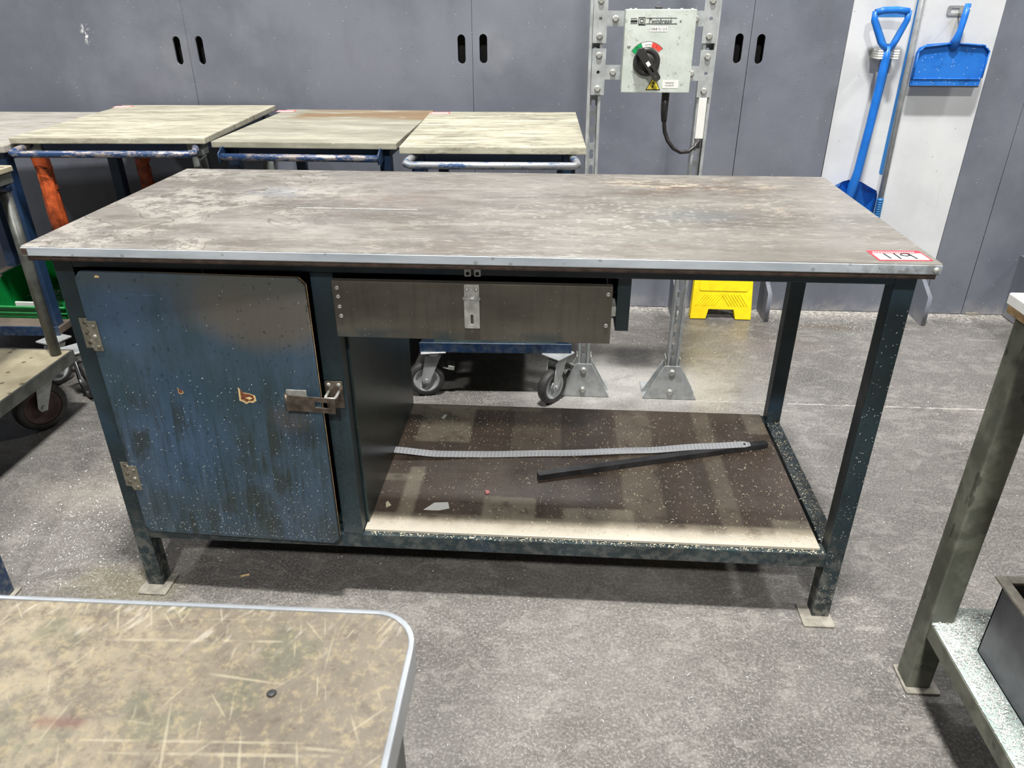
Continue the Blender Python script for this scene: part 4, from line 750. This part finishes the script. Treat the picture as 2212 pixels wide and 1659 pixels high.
# ================================================================ right table with tray
rtb = empty('side_table', 'worn table at the right edge with khaki legs and a sheet shelf of shavings', 'table', None, (2.1, -.5, 0))
def rp(g, n_, m_, lab=None):
    o = g.done(n_, m_); o.parent = rtb; o.location = (-2.1, .5, 0)
    if lab: o['label'] = lab
    return o
RX, RY = 1.815, -.108
for x in (RX, 2.55):
    for y in (RY-.050, -2.35):
        rp(G().box(x, x+.050, y, y+.050, .006, .852, .004, 2), 'leg', 'oldleg'); rp(G().plate(rrect(x-.004, x+.068, y-.014, y+.062, .004), .006, T(0, 0, 0)), 'foot_plate', 'plate')
rp(G().box(1.800, 2.65, -2.40, -.095, .866, .886, .002), 'tabletop', 'white'); rp(G().box(1.803, 2.65, -2.40, -.098, .852, .8655, .001), 'top_core', 'ply')  # unseen near length extended to block the front lamp and deepen shade below
rp(G().box(1.822, 2.60, -2.35, -.112, .193, .1955, .0005), 'shelf', 'rshelf', 'sheet metal shelf covered in white shavings')
rp(G().box(1.8205, 1.8245, -2.3, -.1585, .155, .1928, .001), 'rail', 'oldleg'); rp(G().box(1.8245, 1.860, -2.3, -.16, .1870, .1928, .001), 'rail', 'oldleg'); rp(G().box(1.866, 2.55, -.150, -.115, .155, .1928, .001), 'rail', 'oldleg')
def rpos():
    while True:
        x, y = random.uniform(1.826, 2.1), random.uniform(-.75, -.12)
        if not (x > 1.873 and y < -.222): return x, y, .1955
curls('metal_shavings', 'shave', 3800, rpos, 'thick white shavings covering the shelf of the right table', 'shavings', .002, .010, .0009)
TX, TY, TZ = 1.878, -.228, .1957
ty = empty('steel_tray', 'deep grey steel tray with slotted insert on the right table shelf', 'tray', None, (2.0, -.4, TZ))
def yp(g, n_, m_, lab=None):
    o = g.done(n_, m_); o.parent = ty; o.location = (-2.0, .4, -TZ)
    if lab: o['label'] = lab
    return o
TH = .175
yp(G().box(TX, TX+.003, TY-.40, TY, TZ, TZ+TH).box(TX+.30, TX+.303, TY-.40, TY, TZ, TZ+TH).box(TX, TX+.303, TY-.003, TY, TZ, TZ+TH).box(TX, TX+.303, TY-.40, TY-.397, TZ, TZ+TH).box(TX, TX+.303, TY-.4, TY, TZ, TZ+.003), 'tray_body', 'tray')
yp(G().box(TX-.012, TX+.008, TY-.41, TY+.012, TZ+TH, TZ+TH+.006, .001).box(TX+.295, TX+.315, TY-.41, TY+.012, TZ+TH, TZ+TH+.006, .001).box(TX+.008, TX+.295, TY-.008, TY+.012, TZ+TH, TZ+TH+.006, .001).box(TX+.008, TX+.295, TY-.41, TY-.39, TZ+TH, TZ+TH+.006, .001), 'tray_rim', 'plate', 'dusty turned rim')
for k in range(4):
    yp(G().plate([(0, 0), (.28, 0), (.28, .05), (0, .05)], .004, T(TX+.012, TY-.075-k*.085, TZ+TH-.04, .35, 0, 0), [rrect(.03+.06*j, .07+.06*j, .015, .035, .008) for j in range(4)]), 'insert_slat', 'greyp', 'slotted grey divider')
# ================================================================ foreground table
ft = empty('laminate_table', 'nearest table, scratched brown laminate top with rounded aluminium-edged corner', 'table', None, (.3, -1.3, 0))
def fpz(g, n_, m_, lab=None):
    o = g.done(n_, m_); o.parent = ft; o.location = (-.3, 1.3, 0)
    if lab: o['label'] = lab
    return o
FX, FY = .9410, -.9035; TW = Matrix.Translation((FX, FY, 0)) @ Matrix.Rotation(.012, 4, 'Z') @ Matrix.Translation((-FX, -FY, 0))
fpz(G().plate(rrect(-.5, FX-.0022, FY-1.0, FY-.0022, .033, 8), .022, TW @ T(0, 0, .878), bev=.0008), 'tabletop', 'fgtop', 'scratched tan and brown laminate top')
MT['alu2'] = plain('smooth_aluminium', srgb(180, 186, 192), .3, .7, .1)
fpz(G().plate(rrect(-.5, FX+.0015, FY-1.0, FY+.0005, .035, 8), .026, TW @ T(0, 0, .8755), [rrect(-.498, FX-.0012, FY-.998, FY-.0016, .033, 8)], bev=.0009), 'edge_strip', 'alu2', 'aluminium edge strip')
for x in (-.42, FX-.066):
    for y in (FY-.95, FY-.070): fpz(G().box(x, x+.05, y, y+.05, .006, .846, .003, M=TW), 'leg', 'tube'); fpz(G().plate(rrect(x-.01, x+.06, y-.01, y+.06, .003), .006, TW), 'foot_plate', 'plate')
fpz(G().box(-.42, FX-.016, FY-.065, FY-.025, .846, .8745, .002, M=TW).box(FX-.062, FX-.018, FY-.95, FY-.066, .846, .8745, .002, M=TW), 'rail', 'tube')
fpz(G().lathe([(0, .0005), (.0025, .0008), (.0035, 0)], T(.852, -.985, .9015), 10), 'screw', 'ink')
# ================================================================ blue bench at the left edge (only its nearest leg shows)
bb = empty('side_bench', 'blue steel bench mostly outside the left edge, one leg showing', 'bench', None, (-.8, -.35, 0))
def bbp(g, n_, m_): o = g.done(n_, m_); o.parent = bb; o.location = (.8, .35, 0)
for x in (-.345, -1.2):
    for y in (-.045, -.62): bbp(G().box(x, x+.045, y, y+.045, .006, .85, .003), 'leg', 'blue'); bbp(G().plate(rrect(x-.01, x+.055, y-.01, y+.055, .003), .006, T(0, 0, 0)), 'foot_plate', 'plate')
bbp(G().box(-1.23, -.29, -.65, .015, .8505, .89, .003), 'tabletop', 'top'); bbp(G().box(-1.155, -.345, -.04, -.005, .14, .18, .002), 'rail', 'blue')
